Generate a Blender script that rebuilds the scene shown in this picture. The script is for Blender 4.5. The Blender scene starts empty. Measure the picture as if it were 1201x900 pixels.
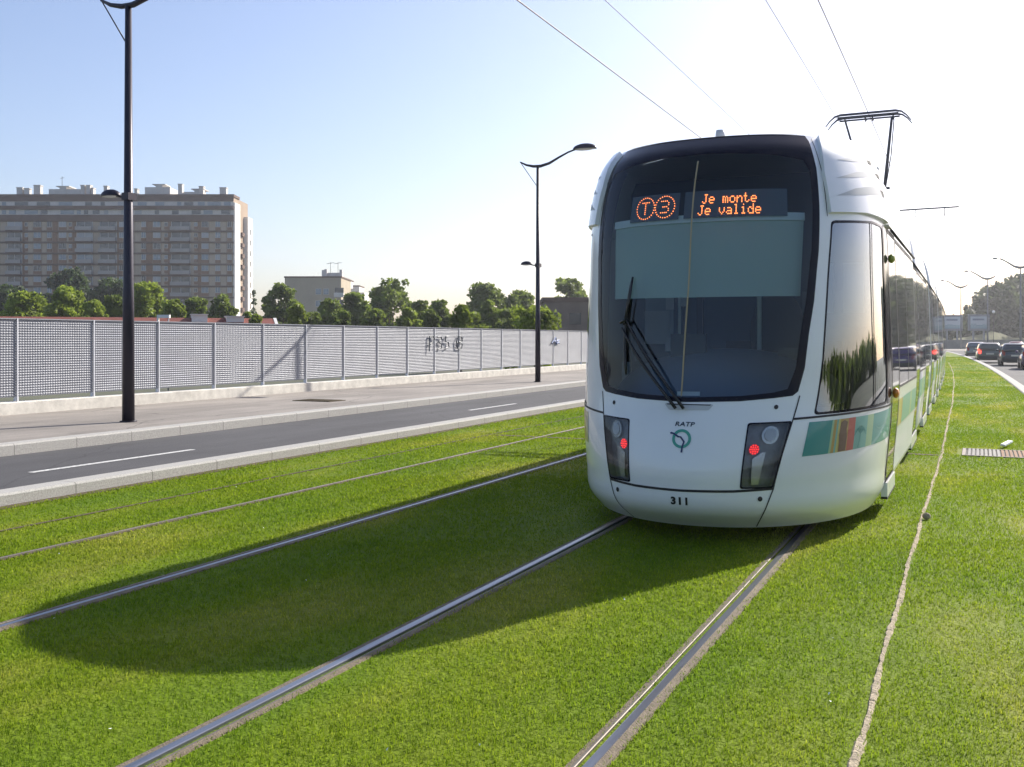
import bpy, bmesh, math, random
import numpy as np
from mathutils import Vector, Matrix
from mathutils.geometry import delaunay_2d_cdt

# ------------------------------------------------------------------ camera, sky, sun, exposure
R = math.radians
SC = bpy.context.scene
COL = SC.collection
F, H, CX, HY = 1168.0, 1.516, 600.5, 398.0
PSI = math.atan(549.5 / F)
S, C = math.sin(PSI), math.cos(PSI)
cam_d = bpy.data.cameras.new('camera')
cam = bpy.data.objects.new('camera', cam_d); COL.objects.link(cam)
cam.location = (0, 0, H); cam.rotation_euler = (R(90), 0, PSI)
cam_d.sensor_width = 36; cam_d.lens = 36 * F / 1201
cam_d.shift_y = -(450 - HY) / 1201
cam_d.clip_end = 3000; cam_d.clip_start = .05
SC.camera = cam

SUN = Vector((.585, 1.44, 1.0)).normalized()
EL = math.asin(SUN.z); AZ = math.atan2(SUN.x, SUN.y)
w = bpy.data.worlds.new('World'); SC.world = w; w.use_nodes = True
nt = w.node_tree; nt.nodes.clear()
sky = nt.nodes.new('ShaderNodeTexSky'); sky.sky_type = 'NISHITA'; sky.sun_disc = False
sky.sun_elevation = EL; sky.sun_rotation = AZ
sky.air_density = 1.0; sky.dust_density = 1.6; sky.ozone_density = 2.0; sky.altitude = 50
bg = nt.nodes.new('ShaderNodeBackground'); bg.inputs[1].default_value = .112
wo = nt.nodes.new('ShaderNodeOutputWorld')
tw = nt.nodes.new('ShaderNodeMixRGB'); tw.blend_type = 'MULTIPLY'; tw.inputs[0].default_value = 1; tw.inputs[2].default_value = (1.05, .98, 1.03, 1)
nt.links.new(sky.outputs[0], tw.inputs[1]); nt.links.new(tw.outputs[0], bg.inputs[0]); nt.links.new(bg.outputs[0], wo.inputs[0])
sd = bpy.data.lights.new('sun', 'SUN'); sd.energy = 5.0; sd.angle = R(.5); sd.color = (1, .94, .84)
so = bpy.data.objects.new('sun', sd); COL.objects.link(so)
so.rotation_euler = (-SUN).to_track_quat('-Z', 'Y').to_euler()
so.location = (20, 50, 60)
SC.view_settings.view_transform = 'Standard'; SC.view_settings.look = 'None'
SC.view_settings.exposure = 0.74; SC.view_settings.gamma = 1
HAZE = .0004
SC.cycles.max_bounces = 8; SC.cycles.transparent_max_bounces = 12; SC.cycles.volume_bounces = 0

# ------------------------------------------------------------------ helpers
def bend(y):
    return -2.96e-4 * y * abs(y) if y > 0 else 0.0
def at(u, Z, z=0.0):
    xr = (u - CX) / F * Z
    return Vector((xr * C - Z * S, xr * S + Z * C, z))
def hz(v, Z):
    return H - (v - HY) / F * Z

def mat(name, col, rough=.6, metal=0.0, var=0.0, vscale=4.0, bump=0.0, bscale=60.0, coat=0.0, spec=.5, emit=None, es=0, stretch=None, var2=None):
    m = bpy.data.materials.new(name); m.use_nodes = True
    t = m.node_tree; b = t.nodes['Principled BSDF']
    b.inputs['Base Color'].default_value = (*col, 1); b.inputs['Roughness'].default_value = rough
    b.inputs['Metallic'].default_value = metal; b.inputs['Specular IOR Level'].default_value = spec
    b.inputs['Coat Weight'].default_value = coat; b.inputs['Coat Roughness'].default_value = .03
    if emit:
        b.inputs['Emission Color'].default_value = (*emit, 1); b.inputs['Emission Strength'].default_value = es
    if var or bump:
        tc = t.nodes.new('ShaderNodeTexCoord')
        mp = t.nodes.new('ShaderNodeMapping'); t.links.new(tc.outputs['Object'], mp.inputs[0])
        if stretch: mp.inputs['Scale'].default_value = stretch
        if var:
            n = t.nodes.new('ShaderNodeTexNoise'); n.inputs['Scale'].default_value = vscale; n.inputs['Detail'].default_value = 6; n.inputs['Roughness'].default_value = .65
            t.links.new(mp.outputs[0], n.inputs['Vector'])
            r = t.nodes.new('ShaderNodeValToRGB')
            lo = tuple(max(0, c * (1 - var)) for c in col); hi = tuple(min(1, c * (1 + var)) for c in (var2 or col))
            r.color_ramp.elements[0].position = .3; r.color_ramp.elements[1].position = .7
            r.color_ramp.elements[0].color = (*lo, 1); r.color_ramp.elements[1].color = (*hi, 1)
            t.links.new(n.outputs[0], r.inputs[0]); t.links.new(r.outputs[0], b.inputs['Base Color'])
        if bump:
            n2 = t.nodes.new('ShaderNodeTexNoise'); n2.inputs['Scale'].default_value = bscale; n2.inputs['Detail'].default_value = 4
            t.links.new(mp.outputs[0], n2.inputs['Vector'])
            bp = t.nodes.new('ShaderNodeBump'); bp.inputs['Strength'].default_value = bump; bp.inputs['Distance'].default_value = .02
            t.links.new(n2.outputs[0], bp.inputs['Height']); t.links.new(bp.outputs[0], b.inputs['Normal'])
    return m

def glass(name, tint, base, boost, rough=.01):
    """thin pane: tinted see-through with a mirror reflection that grows at grazing angles"""
    m = bpy.data.materials.new(name); m.use_nodes = True
    t = m.node_tree; t.nodes.clear()
    o = t.nodes.new('ShaderNodeOutputMaterial'); mix = t.nodes.new('ShaderNodeMixShader')
    tr = t.nodes.new('ShaderNodeBsdfTransparent'); tr.inputs[0].default_value = (*tint, 1)
    gl = t.nodes.new('ShaderNodeBsdfGlossy'); gl.inputs['Roughness'].default_value = rough; gl.inputs[0].default_value = (.9, .95, 1, 1)
    fr = t.nodes.new('ShaderNodeFresnel'); fr.inputs[0].default_value = 1.5
    ma = t.nodes.new('ShaderNodeMath'); ma.operation = 'MULTIPLY_ADD'; ma.use_clamp = True
    ma.inputs[1].default_value = boost; ma.inputs[2].default_value = base
    t.links.new(fr.outputs[0], ma.inputs[0]); t.links.new(ma.outputs[0], mix.inputs[0])
    t.links.new(tr.outputs[0], mix.inputs[1]); t.links.new(gl.outputs[0], mix.inputs[2]); t.links.new(mix.outputs[0], o.inputs[0])
    return m

def leaf_mat(name, col, var=.5, transl=.52, vscale=.5):
    m = bpy.data.materials.new(name); m.use_nodes = True
    t = m.node_tree; t.nodes.clear()
    o = t.nodes.new('ShaderNodeOutputMaterial'); mix = t.nodes.new('ShaderNodeMixShader'); mix.inputs[0].default_value = transl
    d = t.nodes.new('ShaderNodeBsdfPrincipled'); d.inputs['Roughness'].default_value = .55; d.inputs['Specular IOR Level'].default_value = .3
    tr = t.nodes.new('ShaderNodeBsdfTranslucent')
    tc = t.nodes.new('ShaderNodeTexCoord'); n = t.nodes.new('ShaderNodeTexNoise'); n.inputs['Scale'].default_value = vscale; n.inputs['Detail'].default_value = 5
    t.links.new(tc.outputs['Object'], n.inputs['Vector'])
    r = t.nodes.new('ShaderNodeValToRGB'); r.color_ramp.elements[0].position = .32; r.color_ramp.elements[1].position = .68
    r.color_ramp.elements[0].color = (*[c * (1 - var) for c in col], 1); r.color_ramp.elements[1].color = (col[0] * (1 + var * 1.2), col[1] * (1 + var), col[2] * (1 + var * .5), 1)
    t.links.new(n.outputs[0], r.inputs[0]); t.links.new(r.outputs[0], d.inputs['Base Color']); t.links.new(r.outputs[0], tr.inputs[0])
    t.links.new(d.outputs[0], mix.inputs[1]); t.links.new(tr.outputs[0], mix.inputs[2]); t.links.new(mix.outputs[0], o.inputs[0])
    return m

def tag(o, label=None, cat=None, group=None, kind=None):
    if label: o['label'] = label
    if cat: o['category'] = cat
    if group: o['group'] = group
    if kind: o['kind'] = kind
    return o
def empty(name, loc, rz=0.0, label=None, cat=None, group=None):
    o = bpy.data.objects.new(name, None); COL.objects.link(o); o.location = loc; o.rotation_euler = (0, 0, rz)
    o.empty_display_size = .2
    return tag(o, label, cat, group)
def copy_tree(o, parent=None):
    c = o.copy(); COL.objects.link(c); c.parent = parent
    for ch in list(o.children): copy_tree(ch, c)
    return c

class MB:
    def __init__(s): s.v = []; s.f = []; s.mi = []; s.sm = []
    def add(s, vs, fs, mi=0, smooth=False):
        o = len(s.v); s.v += [tuple(p) for p in vs]
        for f in fs: s.f.append([i + o for i in f]); s.mi.append(mi); s.sm.append(smooth)
        return s
    def box(s, x0, x1, y0, y1, z0, z1, mi=0, M=None):
        vs = [Vector((x, y, z)) for z in (z0, z1) for y in (y0, y1) for x in (x0, x1)]
        if M: vs = [M @ p for p in vs]
        return s.add(vs, [(0, 2, 3, 1), (4, 5, 7, 6), (0, 1, 5, 4), (2, 6, 7, 3), (0, 4, 6, 2), (1, 3, 7, 5)], mi)
    def quad(s, a, b, c, d, mi=0): return s.add([a, b, c, d], [(0, 1, 2, 3)], mi)
    def tube(s, pts, rad, n=8, mi=0, caps=True):
        pts = [Vector(p) for p in pts]
        if not hasattr(rad, '__len__'): rad = [rad] * len(pts)
        o = len(s.v); up = None
        for i, p in enumerate(pts):
            d = (pts[min(i + 1, len(pts) - 1)] - pts[max(i - 1, 0)]).normalized()
            if up is None: up = Vector((0, 0, 1)) if abs(d.z) < .9 else Vector((1, 0, 0))
            a = d.cross(up).normalized(); b = a.cross(d).normalized(); up = b
            for k in range(n):
                t = 2 * math.pi * k / n
                s.v.append(tuple(p + a * math.cos(t) * rad[i] + b * math.sin(t) * rad[i]))
        for i in range(len(pts) - 1):
            for k in range(n):
                k2 = (k + 1) % n
                s.f.append([o + i * n + k, o + i * n + k2, o + (i + 1) * n + k2, o + (i + 1) * n + k]); s.mi.append(mi); s.sm.append(True)
        if caps:
            s.f.append([o + k for k in range(n)][::-1]); s.mi.append(mi); s.sm.append(False)
            e = o + (len(pts) - 1) * n
            s.f.append([e + k for k in range(n)]); s.mi.append(mi); s.sm.append(False)
        return s
    def loft(s, rings, mi=0, smooth=True, caps=True):
        o = len(s.v); n = len(rings[0])
        for r in rings: s.v += [tuple(p) for p in r]
        for i in range(len(rings) - 1):
            for k in range(n):
                k2 = (k + 1) % n
                s.f.append([o + i * n + k, o + i * n + k2, o + (i + 1) * n + k2, o + (i + 1) * n + k]); s.mi.append(mi); s.sm.append(smooth)
        if caps:
            s.f.append([o + k for k in range(n)][::-1]); s.mi.append(mi); s.sm.append(False)
            e = o + (len(rings) - 1) * n
            s.f.append([e + k for k in range(n)]); s.mi.append(mi); s.sm.append(False)
        return s
    def disc(s, c, nrm, r, n=20, th=.01, mi=0):
        nrm = Vector(nrm).normalized(); c = Vector(c)
        return s.tube([c - nrm * th * .5, c + nrm * th * .5], r, n, mi)
    def sphere(s, c, rx, ry, rz, nu=14, nv=9, mi=0, z0=-1.0, z1=1.0):
        rings = []
        for j in range(nv + 1):
            sz = z0 + (z1 - z0) * (1 - math.cos(math.pi * j / nv)) / 2
            q = math.sqrt(max(1e-5, 1 - sz * sz))
            rings.append([(c[0] + rx * q * math.cos(2 * math.pi * k / nu), c[1] + ry * q * math.sin(2 * math.pi * k / nu), c[2] + rz * sz) for k in range(nu)])
        return s.loft(rings, mi)
    def build(s, name, mats, parent=None, origin=None, fix=False):
        """verts are relative to the parent; a parentless object gets its origin at `origin`"""
        me = bpy.data.meshes.new(name)
        vs = s.v
        if origin is not None: vs = [(a - origin[0], b - origin[1], c - origin[2]) for a, b, c in vs]
        me.from_pydata(vs, [], s.f)
        for m in (mats if isinstance(mats, (list, tuple)) else [mats]): me.materials.append(m)
        me.polygons.foreach_set('material_index', s.mi); me.polygons.foreach_set('use_smooth', s.sm)
        if fix:
            bm = bmesh.new(); bm.from_mesh(me); bmesh.ops.recalc_face_normals(bm, faces=bm.faces); bm.to_mesh(me); bm.free()
        me.update()
        o = bpy.data.objects.new(name, me); COL.objects.link(o)
        if parent is not None: o.parent = parent
        if origin is not None: o.location = origin
        return o

def sweep(prof, y0, y1, mb=None, step=2.0, mi=0, closed=False, jitter=None):
    """extrude a cross-section (x, z) along the gently curving line of the tramway"""
    mb = mb or MB()
    n = max(2, int((y1 - y0) / step) + 1); o = len(mb.v); k = len(prof)
    for i in range(n):
        y = y0 + (y1 - y0) * i / (n - 1); b = bend(y)
        for (x, z) in prof: mb.v.append((x + b, y, z))
    m = k if closed else k - 1
    for i in range(n - 1):
        for j in range(m):
            j2 = (j + 1) % k
            mb.f.append([o + i * k + j, o + i * k + j2, o + (i + 1) * k + j2, o + (i + 1) * k + j][::-1]); mb.mi.append(mi); mb.sm.append(False)
    return mb

def np_mesh(name, V, loops, starts, totals, mats, parent=None, smooth=False, attr=None, mi=None):
    me = bpy.data.meshes.new(name)
    me.vertices.add(len(V)); me.vertices.foreach_set('co', np.ascontiguousarray(V, np.float32).ravel())
    me.loops.add(len(loops)); me.loops.foreach_set('vertex_index', np.ascontiguousarray(loops, np.int32))
    me.polygons.add(len(starts)); me.polygons.foreach_set('loop_start', np.ascontiguousarray(starts, np.int32))
    try: me.polygons.foreach_set('loop_total', np.ascontiguousarray(totals, np.int32))
    except Exception: pass
    for m in (mats if isinstance(mats, (list, tuple)) else [mats]): me.materials.append(m)
    if mi is not None: me.polygons.foreach_set('material_index', np.ascontiguousarray(mi, np.int32))
    if smooth: me.polygons.foreach_set('use_smooth', np.ones(len(starts), bool))
    if attr is not None:
        a = me.attributes.new('tint', 'FLOAT', 'POINT'); a.data.foreach_set('value', np.ascontiguousarray(attr, np.float32))
    me.update(calc_edges=True)
    o = bpy.data.objects.new(name, me); COL.objects.link(o)
    if parent is not None: o.parent = parent
    return o

# ------------------------------------------------------------------ materials
M = {}
M['ground'] = mat('dry_ground', (.075, .08, .045), .95, var=.35, vscale=.15)
def ground_mat(name, col, patch, crack, stain):
    """asphalt: fine grain, broad worn bands along the road, repaired patches, cracks and stains"""
    m = mat(name, col, .88, bump=.3, bscale=170)
    t = m.node_tree; b = t.nodes['Principled BSDF']; N = t.nodes.new; L = t.links.new
    g = N('ShaderNodeNewGeometry'); src = None
    def noise(scale, stretch, lo, hi, c0, c1, detail=6):
        mp = N('ShaderNodeMapping'); mp.inputs['Scale'].default_value = stretch; L(g.outputs['Position'], mp.inputs[0])
        n = N('ShaderNodeTexNoise'); n.inputs['Scale'].default_value = scale; n.inputs['Detail'].default_value = detail; L(mp.outputs[0], n.inputs['Vector'])
        r = N('ShaderNodeValToRGB'); r.color_ramp.elements[0].position = lo; r.color_ramp.elements[1].position = hi
        r.color_ramp.elements[0].color = (c0, c0, c0, 1); r.color_ramp.elements[1].color = (c1, c1, c1, 1); L(n.outputs[0], r.inputs[0]); return r.outputs[0]
    fs = [noise(90, (1, 1, 1), .3, .7, .82, 1.18, 3), noise(1.6, (1.4, .12, 1), .35, .65, .88, 1.12), noise(.55, (1, .6, 1), .40, .60, 1 - patch, 1 + patch), noise(2.2, (1, .5, 1), .62, .74, 1.0, 1 - stain)]
    w_ = N('ShaderNodeTexVoronoi'); w_.feature = 'DISTANCE_TO_EDGE'; w_.inputs['Scale'].default_value = .33
    n = N('ShaderNodeTexNoise'); n.inputs['Scale'].default_value = 2.0; n.inputs['Detail'].default_value = 6; L(g.outputs['Position'], n.inputs['Vector'])
    mx = N('ShaderNodeMixRGB'); mx.inputs[0].default_value = .28; L(g.outputs['Position'], mx.inputs[1]); L(n.outputs[1], mx.inputs[2]); L(mx.outputs[0], w_.inputs['Vector'])
    r = N('ShaderNodeValToRGB'); r.color_ramp.elements[0].position = .0; r.color_ramp.elements[1].position = .006; r.color_ramp.elements[0].color = (1 - crack, 1 - crack, 1 - crack, 1); r.color_ramp.elements[1].color = (1, 1, 1, 1)
    L(w_.outputs['Distance'], r.inputs[0]); fs.append(r.outputs[0])
    base = N('ShaderNodeRGB'); base.outputs[0].default_value = (*col, 1); src = base.outputs[0]
    for f_ in fs:
        mu = N('ShaderNodeMixRGB'); mu.blend_type = 'MULTIPLY'; mu.inputs[0].default_value = 1; L(src, mu.inputs[1]); L(f_, mu.inputs[2]); src = mu.outputs[0]
    L(src, b.inputs['Base Color']); return m
M['asphalt'] = ground_mat('asphalt', (.062, .061, .064), .10, .35, .25)
M['pavement'] = ground_mat('pavement_asphalt', (.245, .222, .197), .12, .45, .22)
M['line'] = mat('road_paint', (.50, .50, .48), .75, var=.55, vscale=26)
M['wire_reflection'] = mat('tan_wire_reflection', (.36, .29, .17), .6)  # tone of the overhead wire's mirror image, painted as colour
M['soil'] = mat('soil', (.085, .065, .035), .95, var=.4, vscale=22, bump=.5, bscale=90)
M['edging'] = mat('edging_concrete', (.35, .29, .20), .9, var=.35, vscale=26, bump=.7, bscale=70)
M['steel'] = mat('rail_steel', (.24, .25, .28), .34, .85, var=.18, vscale=7, stretch=(8, .25, 1))
M['steel_dull'] = mat('rail_steel_dull', (.15, .13, .11), .6, .5, var=.25, vscale=9, stretch=(8, .3, 1))
M['groove'] = mat('rail_groove', (.03, .028, .025), .8)
M['filler'] = mat('rail_filler', (.15, .118, .078), .85, var=.3, vscale=16, bump=.4, bscale=110)
M['wall'] = mat('low_wall_concrete', (.56, .535, .48), .9, var=.22, vscale=3.5, bump=.3, bscale=40)
M['fence'] = mat('galvanised', (.245, .255, .285), .5, .1, var=.08, vscale=2)
M['postgrey'] = mat('post_grey', (.60, .61, .64), .5, .1)
M['lampgrey'] = mat('lamp_grey', (.16, .165, .18), .5)
M['lamp'] = mat('lamp_paint', (.022, .018, .03), .38, .3)
M['lampglass'] = mat('lamp_glass', (.5, .52, .55), .15, coat=.5)
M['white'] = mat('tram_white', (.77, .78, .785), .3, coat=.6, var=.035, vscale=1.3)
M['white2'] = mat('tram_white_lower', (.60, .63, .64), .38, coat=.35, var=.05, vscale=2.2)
M['seam'] = mat('rubber_seam', (.012, .012, .016), .6)
M['frit'] = mat('frit', (.006, .006, .014), .12, spec=.15)
M['darkglass'] = mat('dark_glass', (.012, .017, .018), .03, spec=.9, coat=.6)
M['under'] = mat('underframe', (.02, .02, .02), .8)
M['lining'] = mat('cab_lining', (.06, .09, .135), .8)
M['blind'] = mat('blind_fabric', (.45, .53, .47), .8)
M['blindbar'] = mat('blind_bar', (.68, .74, .72), .6)
M['ledpanel'] = mat('display_panel', (.10, .12, .14), .5)
M['led'] = mat('led', (.3, .05, .01), .5, emit=(1, .22, .05), es=3.4)
M['lens'] = mat('lens', (.50, .51, .49), .25, .5)
M['lampbox'] = mat('lamp_housing', (.17, .175, .18), .4, .2, var=.3, vscale=9)
M['tail'] = mat('tail_light', (.4, .01, .01), .3, emit=(1, .006, .006), es=.10)
M['tail_core'] = mat('tail_core', (.6, .05, .03), .3, emit=(1, .02, .01), es=.9)
M['teal'] = mat('teal_vinyl', (.025, .235, .21), .35, coat=.4)
M['teal2'] = mat('teal_light_vinyl', (.13, .36, .31), .35, coat=.4)
M['lgreen'] = mat('pale_green_vinyl', (.28, .44, .25), .35, coat=.4)
M['ochre'] = mat('ochre_vinyl', (.40, .26, .06), .35, coat=.4)
M['yellow'] = mat('yellow_vinyl', (.48, .42, .12), .35, coat=.4)
M['brown'] = mat('brown_vinyl', (.15, .08, .045), .4, coat=.3)
M['red'] = mat('coral_vinyl', (.48, .09, .06), .35, coat=.4)
M['ink'] = mat('dark_ink', (.012, .03, .05), .4)
M['logogreen'] = mat('logo_green', (.05, .32, .24), .4)
M['navy'] = mat('navy', (.012, .02, .10), .4)
M['black'] = mat('black_plastic', (.012, .012, .014), .45)
M['amber'] = mat('amber_lens', (.75, .25, .02), .3, coat=.4)
M['lime'] = mat('lime_cap', (.35, .38, .06), .4)
M['panto'] = mat('pantograph_paint', (.035, .042, .07), .5)
M['wire'] = mat('copper_wire', (.14, .10, .075), .45, .5)
M['roofgrey'] = mat('roof_grey', (.50, .51, .52), .6)
M['paper'] = mat('paper', (.80, .82, .84), .8)
M['dash'] = mat('dashboard', (.085, .125, .18), .6)
M['pole'] = mat('grab_pole', (.80, .82, .78), .3)
M['wpane'] = glass('windscreen_glass', (.66, .75, .79), .012, .62)
M['spane'] = glass('cab_side_glass', (.24, .29, .30), .18, 1.1)
M['cover'] = glass('lamp_cover_glass', (.90, .92, .93), .015, .7)
exec_trees = None

# ------------------------------------------------------------------ ground
def struct(o): o['kind'] = 'structure'; return o
struct(MB().add([(-1500, -300, -.35), (1500, -300, -.35), (1500, 2200, -.35), (-1500, 2200, -.35)], [(0, 1, 2, 3)]).build('ground', M['ground']))

GRASS = (.215, .300, .022)
def lawn_material(name, blades):
    m = bpy.data.materials.new(name); m.use_nodes = True; t = m.node_tree; t.nodes.clear()
    N = t.nodes.new; L = t.links.new
    o = N('ShaderNodeOutputMaterial'); d = N('ShaderNodeBsdfPrincipled'); d.inputs['Roughness'].default_value = .7; d.inputs['Specular IOR Level'].default_value = .06
    g = N('ShaderNodeNewGeometry')
    mp = N('ShaderNodeMapping'); mp.inputs['Scale'].default_value = (1, .35, 1); L(g.outputs['Position'], mp.inputs[0])
    n1 = N('ShaderNodeTexNoise'); n1.inputs['Scale'].default_value = .9; n1.inputs['Detail'].default_value = 5; L(mp.outputs[0], n1.inputs['Vector'])
    n2 = N('ShaderNodeTexNoise'); n2.inputs['Scale'].default_value = 9; n2.inputs['Detail'].default_value = 6; n2.inputs['Roughness'].default_value = .7; L(g.outputs['Position'], n2.inputs['Vector'])
    r1 = N('ShaderNodeValToRGB'); e = r1.color_ramp.elements
    e[0].position = .36; e[0].color = (GRASS[0] * .76, GRASS[1] * .88, GRASS[2] * .9, 1)
    e[1].position = .66; e[1].color = (.33, .36, .06, 1)
    q = e.new(.52); q.color = (*GRASS, 1)
    L(n1.outputs[0], r1.inputs[0])
    mu = N('ShaderNodeMixRGB'); mu.blend_type = 'MULTIPLY'; mu.inputs[0].default_value = 1
    r2 = N('ShaderNodeValToRGB'); r2.color_ramp.elements[0].position = .25; r2.color_ramp.elements[1].position = .75
    lo, hi = (.46, .78) if not blades else (.82, 1.16)
    r2.color_ramp.elements[0].color = (lo, lo, lo, 1); r2.color_ramp.elements[1].color = (hi, hi * .97, hi * .9, 1)
    L(n2.outputs[0], r2.inputs[0]); L(r1.outputs[0], mu.inputs[1]); L(r2.outputs[0], mu.inputs[2])
    src = mu.outputs[0]
    if blades:
        a = N('ShaderNodeAttribute'); a.attribute_name = 'tint'
        r3 = N('ShaderNodeValToRGB'); r3.color_ramp.elements[0].color = (.62, .72, .5, 1); r3.color_ramp.elements[1].color = (1.55, 1.35, 1.6, 1)
        q = r3.color_ramp.elements.new(.90); q.color = (1.15, 1.12, 1.0, 1)
        L(a.outputs['Fac'], r3.inputs[0])
        m2 = N('ShaderNodeMixRGB'); m2.blend_type = 'MULTIPLY'; m2.inputs[0].default_value = 1
        L(src, m2.inputs[1]); L(r3.outputs[0], m2.inputs[2]); src = m2.outputs[0]
        tr = N('ShaderNodeBsdfTranslucent'); L(src, tr.inputs[0])
        mx = N('ShaderNodeMixShader'); mx.inputs[0].default_value = .55
        L(src, d.inputs['Base Color']); L(d.outputs[0], mx.inputs[1]); L(tr.outputs[0], mx.inputs[2]); L(mx.outputs[0], o.inputs[0])
    else:
        L(src, d.inputs['Base Color'])
        bp = N('ShaderNodeBump'); bp.inputs['Strength'].default_value = .6; bp.inputs['Distance'].default_value = .03
        n3 = N('ShaderNodeTexNoise'); n3.inputs['Scale'].default_value = 40; n3.inputs['Detail'].default_value = 5; L(g.outputs['Position'], n3.inputs['Vector'])
        L(n3.outputs[0], bp.inputs['Height']); L(bp.outputs[0], d.inputs['Normal']); L(d.outputs[0], o.inputs[0])
    return m
M['lawn'] = lawn_material('lawn_turf', False); M['blade'] = lawn_material('grass_blades', True)

KX = 1.35                                               # kerb on the right of the lawn
struct(sweep([(-8.0, -.3), (-8.0, 0), (KX, 0), (KX, -.3)], -16, 210).build('lawn', M['lawn']))
struct(sweep([(-11.4, .0), (-8.27, .0)], -30, 210).build('road', M['asphalt']))
struct(sweep([(KX + .3, -.22), (KX + 7.6, -.22)], -30, 230).build('road', M['asphalt']))

def kerb_mat(name, col, w=1.0):
    m = mat(name, col, .85, var=.32, vscale=70, bump=.4, bscale=130)
    t = m.node_tree; b = t.nodes['Principled BSDF']; src = b.inputs['Base Color'].links[0].from_socket
    tc = t.nodes.new('ShaderNodeTexCoord'); sx = t.nodes.new('ShaderNodeSeparateXYZ'); t.links.new(tc.outputs['Object'], sx.inputs[0])
    mo = t.nodes.new('ShaderNodeMath'); mo.operation = 'MODULO'; mo.inputs[1].default_value = w
    ad = t.nodes.new('ShaderNodeMath'); ad.operation = 'ADD'; ad.inputs[1].default_value = 100.0
    t.links.new(sx.outputs[1], ad.inputs[0]); t.links.new(ad.outputs[0], mo.inputs[0])
    lt = t.nodes.new('ShaderNodeMath'); lt.operation = 'LESS_THAN'; lt.inputs[1].default_value = .014
    t.links.new(mo.outputs[0], lt.inputs[0])
    mx = t.nodes.new('ShaderNodeMixRGB'); mx.inputs[2].default_value = (col[0] * .55, col[1] * .55, col[2] * .55, 1)
    t.links.new(lt.outputs[0], mx.inputs[0]); t.links.new(src, mx.inputs[1]); t.links.new(mx.outputs[0], b.inputs['Base Color'])
    return m
M['kerb'] = kerb_mat('granite_kerb', (.37, .36, .335)); M['coping'] = kerb_mat('coping_concrete', (.52, .485, .42), 1.3)
def kerb(x0, x1, zl, zr, top, y0, y1):
    c = .02
    struct(sweep([(x0, zl), (x0, top - c), (x0 + c, top), (x1 - c, top), (x1, top - c), (x1, zr)], y0, y1).build('kerb', M['kerb']))
kerb(-8.27, -8.0, -.02, -.02, .115, -20, 210)
kerb(-11.68, -11.4, .05, -.02, .15, -20, 210)
kerb(KX, KX + .3, -.05, -.24, .03, -20, 215)
struct(sweep([(-15.8, .148), (-11.68, .148)], -20, 210).build('pavement', M['pavement']))
struct(sweep([(-8.02, .006), (-7.86, .004)], -16, 120, step=1).build('soil_edge', M['soil']))
for (y0, y1) in ((7.9, 10.5), (18.8, 21.2), (29.6, 32.1), (-2.9, -.3), (40.4, 43)):
    struct(sweep([(-9.79, .004), (-9.69, .004)], y0, y1, step=1).build('lane_marking', M['line']))
for y in range(-2, 160, 9):
    struct(sweep([(KX + 3.75, -.216), (KX + 3.87, -.216)], y, y + 3, step=1).build('lane_marking', M['line']))
# verge and retaining wall beyond the right-hand road
struct(sweep([(KX + 7.6, -.22), (KX + 7.6, -.08), (KX + 10.2, -.08)], 10, 230, step=4).build('pavement', M['pavement']))

# the stone line of the slab edge in the lawn (uneven)
rnd = random.Random(5)
mb = MB(); n = 360; y = -3.0; ring = []
xs = []
while y < 70:
    wv = .02 * math.sin(y * .55) + .012 * math.sin(y * 3.1 + 1) + rnd.uniform(-.004, .004)
    hw = .0145 + .006 * math.sin(y * 5.3) * math.sin(y * 2.2) + rnd.uniform(-.005, .005)
    xs.append((y, -.415 + wv * .5 + bend(y), hw)); y += .05 if y < 25 else .3
for i in range(len(xs) - 1):
    (ya, xa, ha), (yb, xb, hb) = xs[i], xs[i + 1]
    zz = .009 + rnd.uniform(0, .003)
    mb.add([(xa - ha, ya, 0), (xa - ha * .6, ya, zz), (xa + ha * .6, ya, zz), (xa + ha, ya, 0), (xb - hb, yb, 0), (xb - hb * .6, yb, zz), (xb + hb * .6, yb, zz), (xb + hb, yb, 0)],
           [(0, 1, 5, 4)[::-1], (1, 2, 6, 5)[::-1], (2, 3, 7, 6)[::-1]])
struct(mb.build('edging_strip', M['edging']))
struct(sweep([(-7.0, .006), (-6.955, .006)], -10, 80, step=1).build('soil_line', M['soil']))
struct(MB().box(-6.9, -.5, 14.05, 14.17, -.02, .006).build('soil_line', M['soil']))

# ------------------------------------------------------------------ rails
def rail(x, gs, label, m='steel', w_=.74):
    o = empty('tram_rail', (x, 0, 0), 0, label, 'rail', 'grooved rails set in the lawn')
    def part(name, prof, m):
        pr = [(gs * p * w_, z * .6 if z > 0 else z) for p, z in prof]
        if gs < 0: pr = pr[::-1]
        return sweep(pr, -14, 120, step=1.5).build(name, m, o)
    part('rail_head', [(-.041, .0235), (-.034, .024), (.004, .024), (.012, .020), (.014, -.03)], M[m])
    part('groove', [(.014, -.012), (.043, -.012)], M['groove'])
    part('guard_lip', [(.043, -.02), (.043, .014), (.047, .018), (.057, .018), (.061, .0175)], M['steel_dull'])
    part('side_strip', [(-.092, 0), (-.088, .016), (-.041, .0235)], M['filler'] if w_ > .5 else M['soil'])
    part('side_strip', [(.061, .0175), (.092, .012), (.097, 0)], M['filler'] if w_ > .5 else M['soil'])
    return o
RAILS = [(-1.257, -1), (-2.692, 1), (-4.655, -1), (-6.09, 1)]
rail(-1.257, -1, 'steel rail in the lawn running under the right side of the tram')
rail(-2.692, 1, 'shiny steel rail in the lawn running under the left side of the tram')
rail(-4.655, -1, 'steel rail along the left edge of the tram\'s shadow')
rail(-6.09, 1, 'thin dull rail in sunlit grass, nearest the left kerb', 'steel_dull', .42)

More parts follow.
